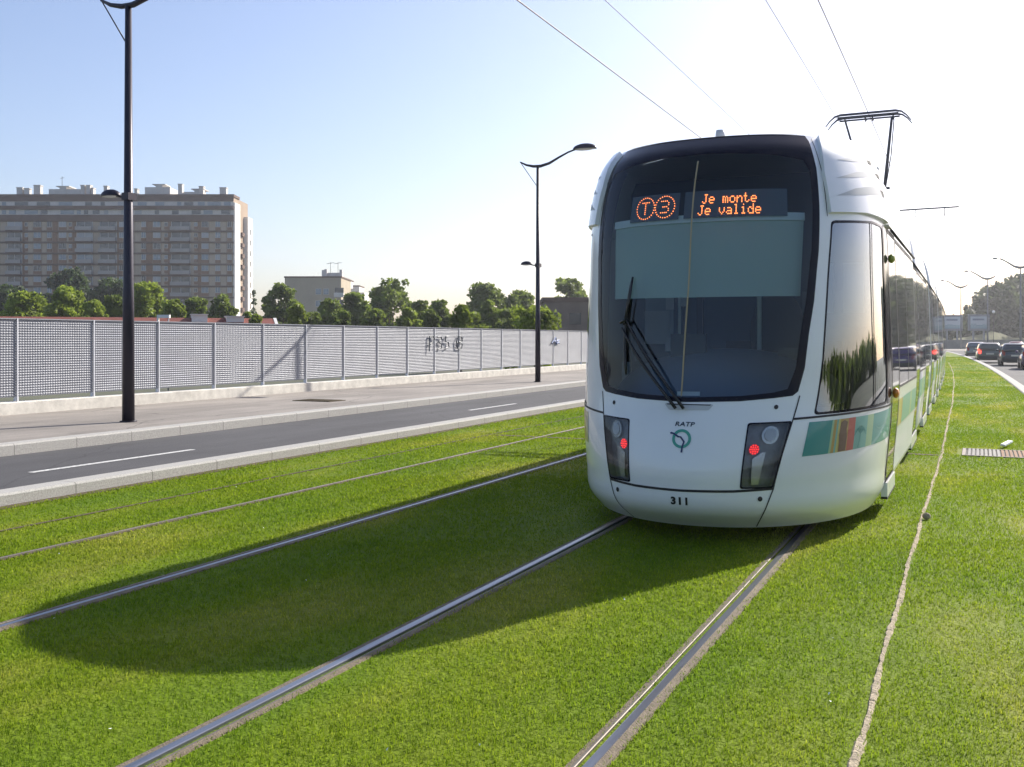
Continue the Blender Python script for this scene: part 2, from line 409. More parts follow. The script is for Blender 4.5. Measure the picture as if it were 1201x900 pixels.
# ------------------------------------------------------------------ grass blades
def grass():
    rng = np.random.default_rng(11)
    zs = np.array([3.2, 5, 7.5, 11, 16, 23, 32, 48, 85]); dens = np.array([8000, 5500, 3200, 1700, 900, 480, 240, 90])
    P = []; Wd = []; Hh = []
    for i in range(len(dens)):
        z0, z1 = zs[i], zs[i + 1]
        area = (z1 * z1 - z0 * z0) * .5 * 1.12
        n = int(area * dens[i] * (1 if z0 < 30 else .45))
        Z = np.sqrt(rng.uniform(z0 * z0, z1 * z1, n)); k = rng.uniform(-.55 if z0 < 30 else -.02, .57, n) * Z
        X = k * C - Z * S; Y = k * S + Z * C
        P.append(np.stack([X, Y], 1)); Wd.append(.0017 * (Z / 3.5) ** .85 * rng.uniform(.7, 1.4, n)); Hh.append(rng.uniform(.008, .023, n) * (1 + .012 * Z))
    P = np.concatenate(P); Wd = np.concatenate(Wd); Hh = np.concatenate(Hh)
    b = np.where(P[:, 1] > 0, -2.96e-4 * P[:, 1] ** 2, 0); xl = P[:, 0] - b
    ok = (xl > -7.93) & (xl < KX - .02)
    for rx, gs in RAILS:
        q = .42 if rx < -6 else .74; d = (xl - rx) * gs / q; e = rng.uniform(-.03, .012, len(d)); ok &= ~((d > -.060 - e) & (d < .062 + e))
    ok &= ~(np.abs(xl + .415) < .018 + rng.uniform(-.016, .012, len(xl)))
    ok &= ~(np.abs(xl + 6.978) < .02)
    ok &= ~((np.abs(P[:, 1] - 14.11) < .06) & (xl < -.5) & (xl > -6.9))
    ok &= ~((xl > -.22) & (xl < .98) & (P[:, 1] > 14.2) & (P[:, 1] < 15.08))
    ok &= ~((xl > -3.2) & (xl < -.9) & (P[:, 1] > 12))
    # thinner, worn patches
    wear = np.sin(P[:, 0] * 2.1 + np.sin(P[:, 1] * .7) * 2) * np.sin(P[:, 1] * .9 + P[:, 0] * .6)
    ok &= rng.uniform(0, 1, len(xl)) < np.clip(1.05 - .45 * np.clip(wear, 0, 1), 0, 1)
    P, Wd, Hh, wear = P[ok], Wd[ok], Hh[ok], wear[ok]
    Hh *= 1 - .25 * np.clip(wear, 0, 1)
    n = len(P); th = rng.uniform(0, 2 * np.pi, n); lean = rng.uniform(.1, .95, n); la = rng.uniform(0, 2 * np.pi, n)
    wx, wy = np.cos(th) * Wd, np.sin(th) * Wd
    dx, dy = np.cos(la) * lean * Hh, np.sin(la) * lean * Hh
    hz_ = Hh * np.sqrt(1 - np.clip(lean * .75, 0, 1) ** 2)
    V = np.zeros((n, 5, 3), np.float32)
    V[:, 0, 0] = P[:, 0] - wx; V[:, 0, 1] = P[:, 1] - wy
    V[:, 1, 0] = P[:, 0] + wx; V[:, 1, 1] = P[:, 1] + wy
    V[:, 0:2, 2] = -.004
    V[:, 2, 0] = P[:, 0] + wx * .8 + dx * .35; V[:, 2, 1] = P[:, 1] + wy * .8 + dy * .35; V[:, 2, 2] = hz_ * .6
    V[:, 3, 0] = P[:, 0] - wx * .8 + dx * .35; V[:, 3, 1] = P[:, 1] - wy * .8 + dy * .35; V[:, 3, 2] = hz_ * .6
    V[:, 4, 0] = P[:, 0] + dx; V[:, 4, 1] = P[:, 1] + dy; V[:, 4, 2] = hz_
    base = (np.arange(n) * 5)[:, None]
    loops = np.concatenate([base + np.array([0, 1, 2, 3]), base + np.array([3, 2, 4])], 1).ravel()
    st = np.stack([np.arange(n) * 7, np.arange(n) * 7 + 4], 1).ravel(); tt = np.tile([4, 3], n)
    tint = np.repeat(rng.uniform(0, 1, n), 5)
    o = np_mesh('grass', V.reshape(-1, 3), loops, st, tt, M['blade'], attr=tint)
    tag(o, kind='stuff')
    return n
grass()

# ------------------------------------------------------------------ tram: nose surface
TC, YB = -1.975, 9.0
ZK = np.array([0.12, 0.25, 0.45, 0.8, 1.05, 1.5, 2.0, 2.5, 2.8, 3.0, 3.12])
WK = np.array([1.148, 1.222, 1.242, 1.277, 1.291, 1.281, 1.262, 1.238, 1.188, 1.127, 1.067])
YK = np.array([7.321, 7.121, 7.066, 7.125, 7.219, 7.289, 7.369, 7.461, 7.56, 7.685, 7.852])
DW, DY = np.gradient(WK, ZK), np.gradient(YK, ZK)
def herm(z, k, d):
    i = int(min(max(np.searchsorted(ZK, z) - 1, 0), len(ZK) - 2)); h = ZK[i + 1] - ZK[i]; t = (z - ZK[i]) / h
    return float(k[i] * (2 * t ** 3 - 3 * t * t + 1) + h * d[i] * (t ** 3 - 2 * t * t + t) + k[i + 1] * (-2 * t ** 3 + 3 * t * t) + h * d[i + 1] * (t ** 3 - t * t))
def WZ(z): return herm(z, WK, DW)
def nose(a, z):
    """a: angle round the nose (0 = tip, pi/2 = right flank), z: height"""
    p = float(np.interp(z, [.5, 1.2, 3], [2.061, 2.119, 2.323]))
    y = herm(z, YK, DY); s, c = math.sin(a), math.cos(a)
    r = (abs(s) ** p + abs(c) ** p) ** (-1 / p)
    return Vector((TC + WZ(z) * r * s, YB - (YB - y) * r * c, z))
def nose_n(a, z):
    e = 1e-3
    da = nose(a + e, z) - nose(a - e, z)
    z0, z1 = max(.12, z - e), min(3.12, z + e)
    return da.cross(nose(a, z1) - nose(a, z0)).normalized()
ROOT = Vector((TC, 7.07, 0))
def inside(pt, poly):
    x, y = pt; r = False; j = len(poly) - 1
    for i in range(len(poly)):
        xi, yi = poly[i]; xj, yj = poly[j]
        if (yi > y) != (yj > y) and x < (xj - xi) * (y - yi) / (yj - yi) + xi: r = not r
        j = i
    return r
def resample(poly, ds, closed=True):
    out = []
    m = len(poly) if closed else len(poly) - 1
    for i in range(m):
        a, b = poly[i], poly[(i + 1) % len(poly)]
        L = math.hypot(b[0] - a[0], b[1] - a[1]); k = max(1, int(L / ds + .5))
        for q in range(k): out.append((a[0] + (b[0] - a[0]) * q / k, a[1] + (b[1] - a[1]) * q / k))
    if not closed: out.append(poly[-1])
    return out
def rounded(poly, r=.02, k=3):
    out = []; n = len(poly)
    for i in range(n):
        p = Vector(poly[i]); a = Vector(poly[i - 1]) - p; b = Vector(poly[(i + 1) % n]) - p
        q = min(r, a.length * .4, b.length * .4); p0 = p + a.normalized() * q; p1 = p + b.normalized() * q
        for j in range(k + 1):
            t = j / k; out.append(tuple(p0 * (1 - t) ** 2 + p * 2 * t * (1 - t) + p1 * t * t))
    return out
def mir(poly): return [(-a, z) for a, z in poly][::-1]
def ccw(poly):
    ar = sum(poly[i - 1][0] * poly[i][1] - poly[i][0] * poly[i - 1][1] for i in range(len(poly)))
    return poly if ar > 0 else poly[::-1]

class NP:
    """pieces lying on the nose surface, with exact normals"""
    def __init__(s): s.v = []; s.n = []; s.f = []; s.mi = []
    def vert(s, a, z, off):
        nn = nose_n(a, z); s.v.append(nose(a, z) + nn * off); s.n.append(nn); return len(s.v) - 1
    def patch(s, outline, off=0.0, holes=(), grid=.05, rim=0.0, mi=0, flip=False):
        outline = resample(ccw(outline), grid); hs = [resample(ccw(h), grid) for h in holes]
        pts = []; edges = []
        for L in [outline] + hs:
            o = len(pts); pts += L; edges += [(o + i, o + (i + 1) % len(L)) for i in range(len(L))]
        bp = np.array(pts)
        a0, z0 = bp.min(0); a1, z1 = bp.max(0)
        for i in range(1, int((a1 - a0) / grid) + 1):
            for j in range(1, int((z1 - z0) / grid) + 1):
                p = (a0 + i * grid, z0 + j * grid)
                if inside(p, outline) and not any(inside(p, h) for h in hs) and ((bp - p) ** 2).sum(1).min() > (grid * .45) ** 2: pts.append(p)
        r = delaunay_2d_cdt([Vector(p) for p in pts], edges, [], 0, 1e-7)
        idx = [s.vert(p.x, p.y, off) for p in r[0]]
        for t in r[2]:
            c = sum((r[0][k] for k in t), Vector((0, 0))) / 3
            if inside(c, outline) and not any(inside(c, h) for h in hs):
                s.f.append([idx[k] for k in (t[::-1] if flip else t)]); s.mi.append(mi)
        if rim:
            for L, sg in [(outline, 1)] + [(h, -1) for h in hs]:
                for i in range(len(L)):
                    A, B = L[i], L[(i + 1) % len(L)]
                    q = [nose(*A) + nose_n(*A) * off, nose(*B) + nose_n(*B) * off, nose(*B) + nose_n(*B) * (off - rim), nose(*A) + nose_n(*A) * (off - rim)]
                    nn = (q[1] - q[0]).cross(q[3] - q[0]).normalized()*-1
                    o = len(s.v); s.v += q; s.n += [nn] * 4
                    s.f.append([o + 3, o + 2, o + 1, o]); s.mi.append(mi)
        return s
    def strip(s, line, width, off, mi=0):
        line = resample(line, .04, False)
        P = [nose(*p) for p in line]; N = [nose_n(*p) for p in line]; ids = []
        for i in range(len(P)):
            d = (P[min(i + 1, len(P) - 1)] - P[max(i - 1, 0)]).normalized(); b = N[i].cross(d)
            for sg in (-1, 1): s.v.append(P[i] + b * sg * width * .5 + N[i] * off); s.n.append(N[i])
            ids.append((len(s.v) - 2, len(s.v) - 1))
        for i in range(len(ids) - 1):
            s.f.append([ids[i][0], ids[i + 1][0], ids[i + 1][1], ids[i][1]]); s.mi.append(mi)
        return s
    def flat(s, verts, faces, a0, z0, off, mi=0, rot=0.0):
        """a flat figure (metres, x to the right) laid on the surface round (a0, z0)"""
        ka = (nose(a0 + .01, z0) - nose(a0 - .01, z0)).length / .02
        kz = (nose(a0, z0 + .01) - nose(a0, z0 - .01)).length / .02
        cr, sr = math.cos(rot), math.sin(rot); ids = []
        for x, y in verts:
            x, y = x * cr - y * sr, x * sr + y * cr
            ids.append(s.vert(a0 + x / ka, z0 + y / kz, off))
        for f in faces: s.f.append([ids[k] for k in f]); s.mi.append(mi)
        return s
    def disc(s, a0, z0, r, off, mi=0, n=20, r0=0.0):
        if r0:
            vs = [(math.cos(2 * math.pi * k / n) * q, math.sin(2 * math.pi * k / n) * q) for q in (r0, r) for k in range(n)]
            return s.flat(vs, [(k, n + k, n + (k + 1) % n, (k + 1) % n) for k in range(n)], a0, z0, off, mi)
        return s.flat([(math.cos(2 * math.pi * k / n) * r, math.sin(2 * math.pi * k / n) * r) for k in range(n)], [list(range(n))], a0, z0, off, mi)
    def build(s, name, mats, parent, origin=ROOT):
        me = bpy.data.meshes.new(name)
        me.from_pydata([tuple(p - origin) for p in s.v], [], s.f)
        for m in (mats if isinstance(mats, (list, tuple)) else [mats]): me.materials.append(m)
        me.polygons.foreach_set('material_index', s.mi); me.polygons.foreach_set('use_smooth', [True] * len(s.f))
        me.update(); me.normals_split_custom_set_from_vertices([tuple(n) for n in s.n])
        o = bpy.data.objects.new(name, me); COL.objects.link(o); o.parent = parent
        return o
def text_mesh(txt, size, shear=0.0, sx=1.0, bold=.02):
    cu = bpy.data.curves.new('lettering', 'FONT'); cu.body = txt; cu.size = size; cu.align_x = 'CENTER'; cu.align_y = 'CENTER'; cu.resolution_u = 3; cu.shear = shear; cu.offset = bold * size; cu.space_character = 1.05
    ob = bpy.data.objects.new('lettering', cu); COL.objects.link(ob)
    dg = bpy.context.evaluated_depsgraph_get(); me = ob.evaluated_get(dg).to_mesh()
    vs = [(v.co.x * sx, v.co.y) for v in me.vertices]; fs = [list(p.vertices) for p in me.polygons]
    ob.evaluated_get(dg).to_mesh_clear(); bpy.data.objects.remove(ob); bpy.data.curves.remove(cu)
    return vs, fs

# outlines in (angle, height)
HWS = [(0, 1.05), (.3, 1.062), (.488, 1.085), (.585, 1.10), (.615, 1.13), (.652, 1.305), (.677, 1.57), (.706, 1.80), (.734, 2.18), (.742, 2.53), (.742, 2.83), (.722, 3.06), (.70, 3.118)]
WS = HWS + [(-a - .028 * min(1, (z - 1.05) / .3), z) for a, z in HWS[::-1]][:-1]
HIN = [(0, 1.085), (.3, 1.10), (.48, 1.125), (.555, 1.15), (.60, 1.305), (.628, 1.57), (.657, 1.80), (.688, 2.18), (.697, 2.53), (.695, 2.80), (.66, 2.885), (.45, 2.925), (.2, 2.945), (0, 2.95)]
WSIN = HIN + [(-a - .028 * min(1, max(0, z - 1.1) / .3), z) for a, z in HIN[::-1]][1:-1]
LAMP = rounded([(.353, .908), (.593, .918), (.517, .442), (.335, .440)], .016)
CABW = rounded([(.716, .955), (.76, 1.375), (.79, 1.95), (.818, 2.42), (1.22, 2.462), (1.42, 2.455), (1.42, .985)], .03)
HALF = math.pi / 2
CABL = [(-max(a, .97 + (a - .97) * .25), z) for a, z in CABW][::-1]

tram = empty('tram', tuple(ROOT), 0, 'white articulated tram with dark windscreen and lit orange display, coming along the lawn track', 'tram')
ZL = [.12, .25, .45, .8, 1.05, 1.3, 1.6, 1.9, 2.2, 2.45, 2.6, 2.8, 2.95, 3.05, 3.12]
def side_profile(z0=.12):
    pr = [(WZ(z), z) for z in ZL if z >= z0]
    for t in (.85, .6, .3): pr.append((1.067 * t, 3.12 + .13 * (1 - t * t)))
    return pr
def full_ring(y, z0=.12, shrink=0.0):
    pr = [(max(.05, x - shrink), z - (shrink if z > 2.9 else 0)) for x, z in side_profile(z0)]
    return [(x, y, z) for x, z in pr] + [(0, y, 3.25 - shrink)] + [(-x, y, z) for x, z in pr[::-1]]

# --- cab shell
sh = NP()
sh.patch([(-HALF, .12), (HALF, .12), (HALF, 3.12), (-HALF, 3.12)], 0, [WS, LAMP, mir(LAMP), CABW, CABL], .05)
N = 40
angs = [HALF * i / N for i in range(N + 1)]
rows = []
for a in angs:                                           # roof, from the tip of the nose back
    e = nose(a, 3.12); hw = e.x - TC; hh = .13 * min(1, max(0, (e.y - 7.852) / (YB - 7.852))) ** .8
    row = []
    for t in np.linspace(-1, 1, 13):
        sh.v.append(Vector((TC + hw * t, e.y, 3.12 + hh * (1 - t * t)))); sh.n.append(Vector((.35 * t, -.15, 1)).normalized()); row.append(len(sh.v) - 1)
    rows.append(row)
for r0, r1 in zip(rows, rows[1:]):
    for k in range(12): sh.f.append([r0[k], r0[k + 1], r1[k + 1], r1[k]]); sh.mi.append(0)
YS = 12.72
for sg in (-1, 1):                                       # straight flanks behind the nose
    pr = side_profile()
    cols = []
    for y in np.linspace(YB, YS, 4):
        col = []
        for i, (x, z) in enumerate(pr):
            a, b = pr[max(i - 1, 0)], pr[min(i + 1, len(pr) - 1)]
            d = Vector((b[0] - a[0], b[1] - a[1])); nn = Vector((d.y * sg, 0, -d.x)).normalized()
            sh.v.append(Vector((TC + sg * x, y, z))); sh.n.append(nn); col.append(len(sh.v) - 1)
        sh.v.append(Vector((TC, y, 3.25))); sh.n.append(Vector((0, 0, 1))); col.append(len(sh.v) - 1)
        cols.append(col)
    for c0, c1 in zip(cols, cols[1:]):
        for k in range(len(c0) - 1):
            q = [c0[k], c1[k], c1[k + 1], c0[k + 1]]
            sh.f.append(q if sg > 0 else q[::-1]); sh.mi.append(0)
cab = sh.build('cab', [M['white']], tram)

NP().patch([(-HALF, .14), (HALF, .14), (HALF, 3.10), (-HALF, 3.10)], -.035, [WS, LAMP, mir(LAMP), CABW, CABL], .07, flip=True).build('lining', M['lining'], cab)
NP().patch(WS, 0.002, [WSIN], .035, mi=0).build('windscreen_border', M['frit'], cab)
NP().patch(WSIN, 0.0, [], .05).build('windscreen', M['wpane'], cab)
# dark cap that carries the windscreen over the roof edge
cp = NP()
rows = []
for a in [.70 * i / 14 for i in range(15)]:
    e = nose(a, 3.117); hw = e.x - TC
    row = []
    for t in np.linspace(-1, 1, 9):
        cp.v.append(Vector((TC + hw * t, e.y - .004, 3.124 + .03 * (1 - t * t) * min(1, (e.y - 7.85) / .25)))); cp.n.append(Vector((0, -.3, 1)).normalized()); row.append(len(cp.v) - 1)
    rows.append(row)
for r0, r1 in zip(rows, rows[1:]):
    for k in range(8): cp.f.append([r0[k], r0[k + 1], r1[k + 1], r1[k]]); cp.mi.append(0)
cp.build('roof_cap', M['frit'], cab)

for f in (lambda p: p, mir):
    CW = CABW if f(CABW)[0][0] > 0 else mir(CABL)
    NP().patch(f(CW), -.004, [], .06).build('cab_window', M['spane'], cab)
    inn = [(1.185 + (a - 1.185) * (.955 if a > 1.185 else .975), 1.7 + (z - 1.7) * .975) for a, z in CW]
    NP().patch(f(CW), .002, [f(inn)], .04).strip(f([(1.205, .985), (1.19, 2.2), (1.195, 2.455)]), .022, .003).build('window_frame', M['frit'], cab)
    hl = NP().patch(f(LAMP), -.055, [], .05, rim=-.055)
    hl.build('headlight_housing', M['lampbox'], cab)
    sgn = 1 if f(CABW)[0][0] > 0 else -1
    NP().disc(sgn * .492, .825, .070, -.035, 0, 24).disc(sgn * .492, .825, .046, -.030, 1, 20).build('headlight', [M['lens'], M['lampglass']], cab)
    NP().patch(f([(.402, .655), (.452, .70), (.474, .70), (.445, .465), (.405, .462)]), -.03, [], .03).build('light_strip', M['lens'], cab)
    tl = NP().disc(sgn * .405, .722, .040, -.022, 0, 20)
    for ring, k in ((0, 1), (.017, 6), (.031, 10)):
        for i in range(k):
            t = 2 * math.pi * i / k
            tl.flat([(ring * math.cos(t) + .0062 * math.cos(q), ring * math.sin(t) + .0062 * math.sin(q)) for q in np.linspace(0, 2 * math.pi, 7)[:-1]], [list(range(6))], sgn * .405, .722, -.018, 1)
    tl.build('tail_light', [M['tail'], M['tail_core']], cab)
    NP().patch(f(LAMP), .001, [], .05).build('lamp_cover', M['cover'], cab)
    li = [(.458 + (a - .458) * .93, .68 + (z - .68) * .955) for a, z in LAMP]
    NP().patch(f(LAMP), .0035, [f(li)], .03).build('lamp_frame', M['frit'], cab)
    # shut lines
    NP().strip(f([(.625, 1.10), (.598, .935), (.556, .69), (.519, .435), (.475, .29), (.42, .13)]), .010, .0025).build('shut_line', M['seam'], cab)
    NP().strip(f([(.60, .932), (.8, .945), (1.2, .965), (HALF, .968)]), .016, .003).build('shut_line', M['seam'], cab)
    NP().strip(f([(.745, 3.09), (.778, 2.80), (.792, 2.45)]), .006, .0025).build('shut_line', M['seam'], cab)
    NP().strip(f([(1.553, .14), (1.553, .96)]), .008, .0025).build('shut_line', M['seam'], cab)
    NP().disc(sgn * .497, 1.02, .017, .003).build('bolt', M['seam'], cab); NP().disc(sgn * .446, .366, .018, .003).build('bolt', M['seam'], cab)
    # fairing over the cab window, with louvres
    NP().patch(f([(.80, 2.475), (1.1, 2.505), (HALF, 2.492), (HALF, 3.10), (.79, 3.10), (.775, 2.78)]), .035, [], .05, rim=.05).build('roof_fairing', M['white'], cab)
    for cr, dk in (([(.838, 2.605), (1.0, 2.682), (1.2, 2.735), (1.36, 2.748), (1.42, 2.70), (1.2, 2.665), (1.0, 2.63)], [(1.385, 2.742), (1.5, 2.745), (1.5, 2.69), (1.435, 2.69)]),
                   ([(.847, 2.742), (1.048, 2.823), (1.293, 2.875), (1.39, 2.845), (1.1, 2.788)], [(1.345, 2.87), (1.48, 2.885), (1.48, 2.835), (1.40, 2.842)]),
                   ([(.88, 2.895), (1.035, 2.935), (1.218, 2.957), (1.25, 2.935), (1.04, 2.905)], [(1.235, 2.957), (1.32, 2.965), (1.32, 2.925), (1.26, 2.928)])):
        NP().patch(f(cr), .037, [], .05, mi=0).patch(f(dk), .038, [], .05, mi=1).build('louvre', [M['roofgrey'], M['under']], cab)
    # coloured band below the cab window
    cuts = [.683 if sgn > 0 else .835, .838, .852, .872, .884, .899, .963, 1.02, 1.138, 1.207, HALF]
    colr = ['teal', 'lgreen', 'ochre', 'teal2', 'yellow', 'ochre', 'red', 'teal2', 'lgreen', 'teal']
    lean = lambda a: .022 * max(0, 1 - (a - .683) / .3)
    bd = NP()
    for i, cn in enumerate(colr):
        a0, a1 = cuts[i], cuts[i + 1]
        z = lambda a, top: (.905 + (a - .69) * .045 if top else .658 + (a - .67) * .045)
        bd.patch(f([(a0 - lean(a0) * .6, z(a0, 0)), (a1 - lean(a1) * .6, z(a1, 0)), (a1 + lean(a1) * .5, z(a1, 1)), (a0 + lean(a0) * .5, z(a0, 1))]), .0022, [], .06, mi=i)
    if sgn > 0:
        bd.patch(f([(.902, .672), (.955, .675), (.957, .78), (.950, .84), (.955, .89), (.93, .905), (.905, .89), (.900, .82), (.896, .80), (.903, .74)]), .0034, [], .05, mi=10)
        for q in range(7):                               # leaf strokes on the pale field
            t = math.pi * (q / 6.0) ; bd.strip([(1.075, .79), (1.075 + .030 * math.cos(t), .79 + .03 + .03 * math.sin(t)), (1.075 + .055 * math.cos(t), .80 + .045 * math.sin(t) - .02)], .007, .0034, 11)
        bd.strip([(1.075, .79), (1.07, .74), (1.06, .685)], .008, .0034, 11)
        for q in range(4):
            t = math.pi * (.15 + q / 4.5); bd.strip([(1.30, .80), (1.30 + .06 * math.cos(t), .80 + .04 * math.sin(t))], .007, .0034, 7)
    bd.build('colour_band', [M[q] for q in colr] + [M['brown'], M['teal']], cab)

lowseam = [(-.519, .435), (-.3, .421), (0, .417), (.3, .423), (.519, .438)]
NP().strip(lowseam, .018, .0028).build('shut_line', M['seam'], cab)
# wiper recess below the windscreen
NP().patch(rounded([(-.127, 1.036), (.160, 1.036), (.135, .995), (-.095, .990)], .01), .0028, [], .03, mi=0).patch([(-.115, 1.036), (.148, 1.036), (.14, 1.028), (-.108, 1.028)], .004, [], .03, mi=1).build('wiper_recess', [M['roofgrey'], M['seam']], cab)
# lettering, number and the round emblem
NP().flat(*text_mesh('RATP', .047, .15, 1.25), 0.006, .890, .003).build('lettering', M['ink'], cab)
for i_, ch_ in enumerate('311'): NP().flat(*text_mesh(ch_, .074, 0, 1.1, .05), (i_ - 1) * .039 - .003, .337, .003).build('fleet_digit', M['black'], cab)
em = NP().disc(-.003, .787, .071, .003, 0, 40, .050)
line = [(-.087, .036), (-.080, .041), (-.058, .035), (-.026, .014), (-.008, .013), (.020, -.022), (.009, -.060), (.006, -.102)]
vs, fs = [], []
for i, p in enumerate(line):
    a, b = Vector(line[max(i - 1, 0)]), Vector(line[min(i + 1, len(line) - 1)]); d = (b - a).normalized(); nn = Vector((-d.y, d.x)) * .0065
    vs += [(p[0] + nn.x, p[1] + nn.y), (p[0] - nn.x, p[1] - nn.y)]
    if i: fs.append([2 * i - 2, 2 * i - 1, 2 * i + 1, 2 * i])
em.flat(vs, fs, -.003, .787, .0045, 1)
em.build('emblem', [M['logogreen'], M['navy']], cab)

# cab interior
NP().patch([(-.655, 1.85), (.672, 1.85), (.690, 2.45), (-.690, 2.45)], -.10, [], .06).build('sun_blind', M['blind'], cab)
NP().patch([(-.69, 2.435), (.69, 2.435), (.69, 2.497), (-.69, 2.497)], -.085, [], .06, rim=.04).build('blind_bar', M['blindbar'], cab)
ds = NP().patch([(-.50, 2.462), (-.12, 2.462), (-.12, 2.68), (-.50, 2.68)], -.07, [], .06, mi=0).patch([(-.085, 2.462), (.57, 2.462), (.57, 2.68), (-.085, 2.68)], -.07, [], .06, mi=0)
FONT = {'J': '0011100010000100001000010100100110000', 'e': '00000000000111010001111111000001110'}
GL = {'J': ['00111', '00010', '00010', '00010', '00010', '10010', '01100'], 'e': ['00000', '00000', '01110', '10001', '11111', '10000', '01110'],
      'm': ['00000', '00000', '11010', '10101', '10101', '10101', '10101'], 'o': ['00000', '00000', '01110', '10001', '10001', '10001', '01110'],
      'n': ['00000', '00000', '10110', '11001', '10001', '10001', '10001'], 't': ['01000', '01000', '11100', '01000', '01000', '01001', '00110'],
      'v': ['00000', '00000', '10001', '10001', '10001', '01010', '00100'], 'a': ['00000', '00000', '01110', '00001', '01111', '10001', '01111'],
      'l': ['01100', '00100', '00100', '00100', '00100', '00100', '01110'], 'i': ['00100', '00000', '01100', '00100', '00100', '00100', '01110'],
      'd': ['00001', '00001', '01101', '10011', '10001', '10001', '01111'], ' ': ['00000'] * 7,
      'T': ['11111', '00100', '00100', '00100', '00100', '00100', '00100'], '3': ['11110', '00001', '00001', '01110', '00001', '00001', '11110']}
def dot(a, z):
    ds.flat([(.0044 * math.cos(q), .0046 * math.sin(q)) for q in np.linspace(0, 2 * math.pi, 7)[:-1]], [list(range(6))], a, z, -.066, 1)
def led_text(t, a0, a1, z0, z1):
    n = len(t) * 6 - 1
    for i, ch in enumerate(t):
        for r_, row in enumerate(GL[ch]):
            for c_, b in enumerate(row):
                if b == '1': dot(a0 + (a1 - a0) * (i * 6 + c_) / (n - 1), z1 - (z1 - z0) * r_ / 6)
led_text('Je monte', .035, .374, 2.577, 2.645); led_text('Je valide', .012, .402, 2.487, 2.555)
for cxx, ch in ((-.372, 'T'), (-.222, '3')):
    for k in range(26):
        t = 2 * math.pi * k / 26; dot(cxx + .071 * math.cos(t), 2.569 + .088 * math.sin(t))
    for r_, row in enumerate(GL[ch]):
        for c_, b in enumerate(row):
            if b == '1': dot(cxx + (c_ - 2) * .0135, 2.569 + (3 - r_) * .0155)
ds.build('destination_display', [M['ledpanel'], M['led']], cab)

def rel(mb, name, mats, parent=cab): # world-coordinate MB under the tram
    return mb.build(name, mats, parent, None) if False else _rel(mb, name, mats, parent)
def _rel(mb, name, mats, parent):
    mb.v = [(a - ROOT.x, b - ROOT.y, c - ROOT.z) for a, b, c in mb.v]
    return mb.build(name, mats, parent)
mb = MB().sphere((TC, 8.62, 1.0), .98, 1.05, .44, 28, 10, z0=0)
_rel(mb, 'dashboard', M['dash'], cab)
mb = MB().box(TC - 1.15, TC + 1.15, 9.42, 9.5, .3, 3.05, 0)
mb.box(TC - 1.1, TC - .62, 9.37, 9.415, 1.3, 2.5, 1).box(TC - .2, TC + .85, 9.37, 9.415, .9, 1.5, 2).box(TC - .48, TC - .42, 9.36, 9.415, .5, 2.7, 2).box(TC + .5, TC + 1.1, 9.37, 9.415, 1.62, 1.95, 1)
_rel(mb, 'cab_partition', [M['lining'], M['dash'], M['under']], cab)
for x_, r_ in ((-2.52, .014), (-1.79, .02)): _rel(MB().tube([(x_, 9.0, 1.2), (x_, 9.0, 2.4)], r_, 8), 'grab_pole', M['pole'], cab)
for b_ in ((-2.95, -2.71, 9.30, 9.31, 1.47, 1.79), (-2.74, -2.64, 9.28, 9.29, 1.40, 1.53), (-2.74, -2.66, 9.30, 9.31, 1.80, 1.96), (-2.62, -2.54, 9.30, 9.31, 1.83, 1.96), (-3.08, -3.0, 9.0, 9.01, 1.1, 1.3)): _rel(MB().box(*b_), 'notice', M['paper'], cab)
NP().patch([(-.09, 1.115), (.06, 1.117), (.06, 1.145), (-.09, 1.143)], -.12, [], .04).build('console_light', M['blindbar'], cab)
NP().strip([(-.005, 2.892), (-.01, 2.545), (-.01, 1.953), (-.02, 1.502), (-.028, 1.092)], .012, .006).build('wire_reflection', M['wire_reflection'], cab)  # reflection of the overhead wire, painted on the glass as a tan strip
M['lit_saloon'] = mat('lit_saloon_tone', (.50, .58, .64), .6)  # pale colour imitates light from the saloon behind the partition
mb = MB().sphere((TC + .32, 9.15, 1.55), .25, .10, .42, 14, 10).sphere((TC + .32, 9.12, 2.02), .14, .07, .12, 12, 8)
_rel(mb, 'driver_seat', M['under'], cab)
for b_ in ((TC - .98, TC - .70, 9.33, 9.36, 1.5, 2.45), (TC + .62, TC + .78, 9.33, 9.36, 1.75, 2.2), (TC + .86, TC + 1.04, 9.33, 9.36, 1.75, 2.2)): _rel(MB().box(*b_), 'lit_saloon_panel', M['lit_saloon'], cab)
_rel(MB().box(TC - .40, TC - .10, 8.2, 8.26, 1.36, 1.56).box(TC - .27, TC - .23, 8.22, 8.25, 1.2, 1.36), 'console_screen', M['black'], cab)
_rel(MB().box(TC + .45, TC + .68, 8.45, 8.5, 1.30, 1.44), 'console_screen', M['black'], cab)
# wiper
def sp(a, z, off): return nose(a, z) + nose_n(a, z) * off
mb = MB()
for (p, q) in (((-.045, .99), (-.425, 1.60)), ((.0, .99), (-.395, 1.665))):
    k = [(p[0] + (q[0] - p[0]) * t, p[1] + (q[1] - p[1]) * t) for t in np.linspace(0, 1, 9)]
    mb.tube([sp(a, z, .045 + .02 * math.sin(math.pi * i / 8)) for i, (a, z) in enumerate(k)], [.012] * 6 + [.010, .009, .008], 6)
mb.tube([sp(-.435, 1.64, .05), sp(-.39, 1.66, .05)], .013, 6)
mb.tube([sp(-.408, 1.62, .05), sp(-.375, 1.85, .04), sp(-.382, 1.95, .02)], .007, 6)
mb.tube([sp(-.408, 1.64, .05), sp(-.412, 1.64, .02)], .01, 6)
_rel(mb, 'wiper_arm', M['black'], cab)
mb = MB(); k = [(-.38 - .03 * math.sin(math.pi * t) - .015 * t, 2.0 - .76 * t) for t in np.linspace(0, 1, 12)]
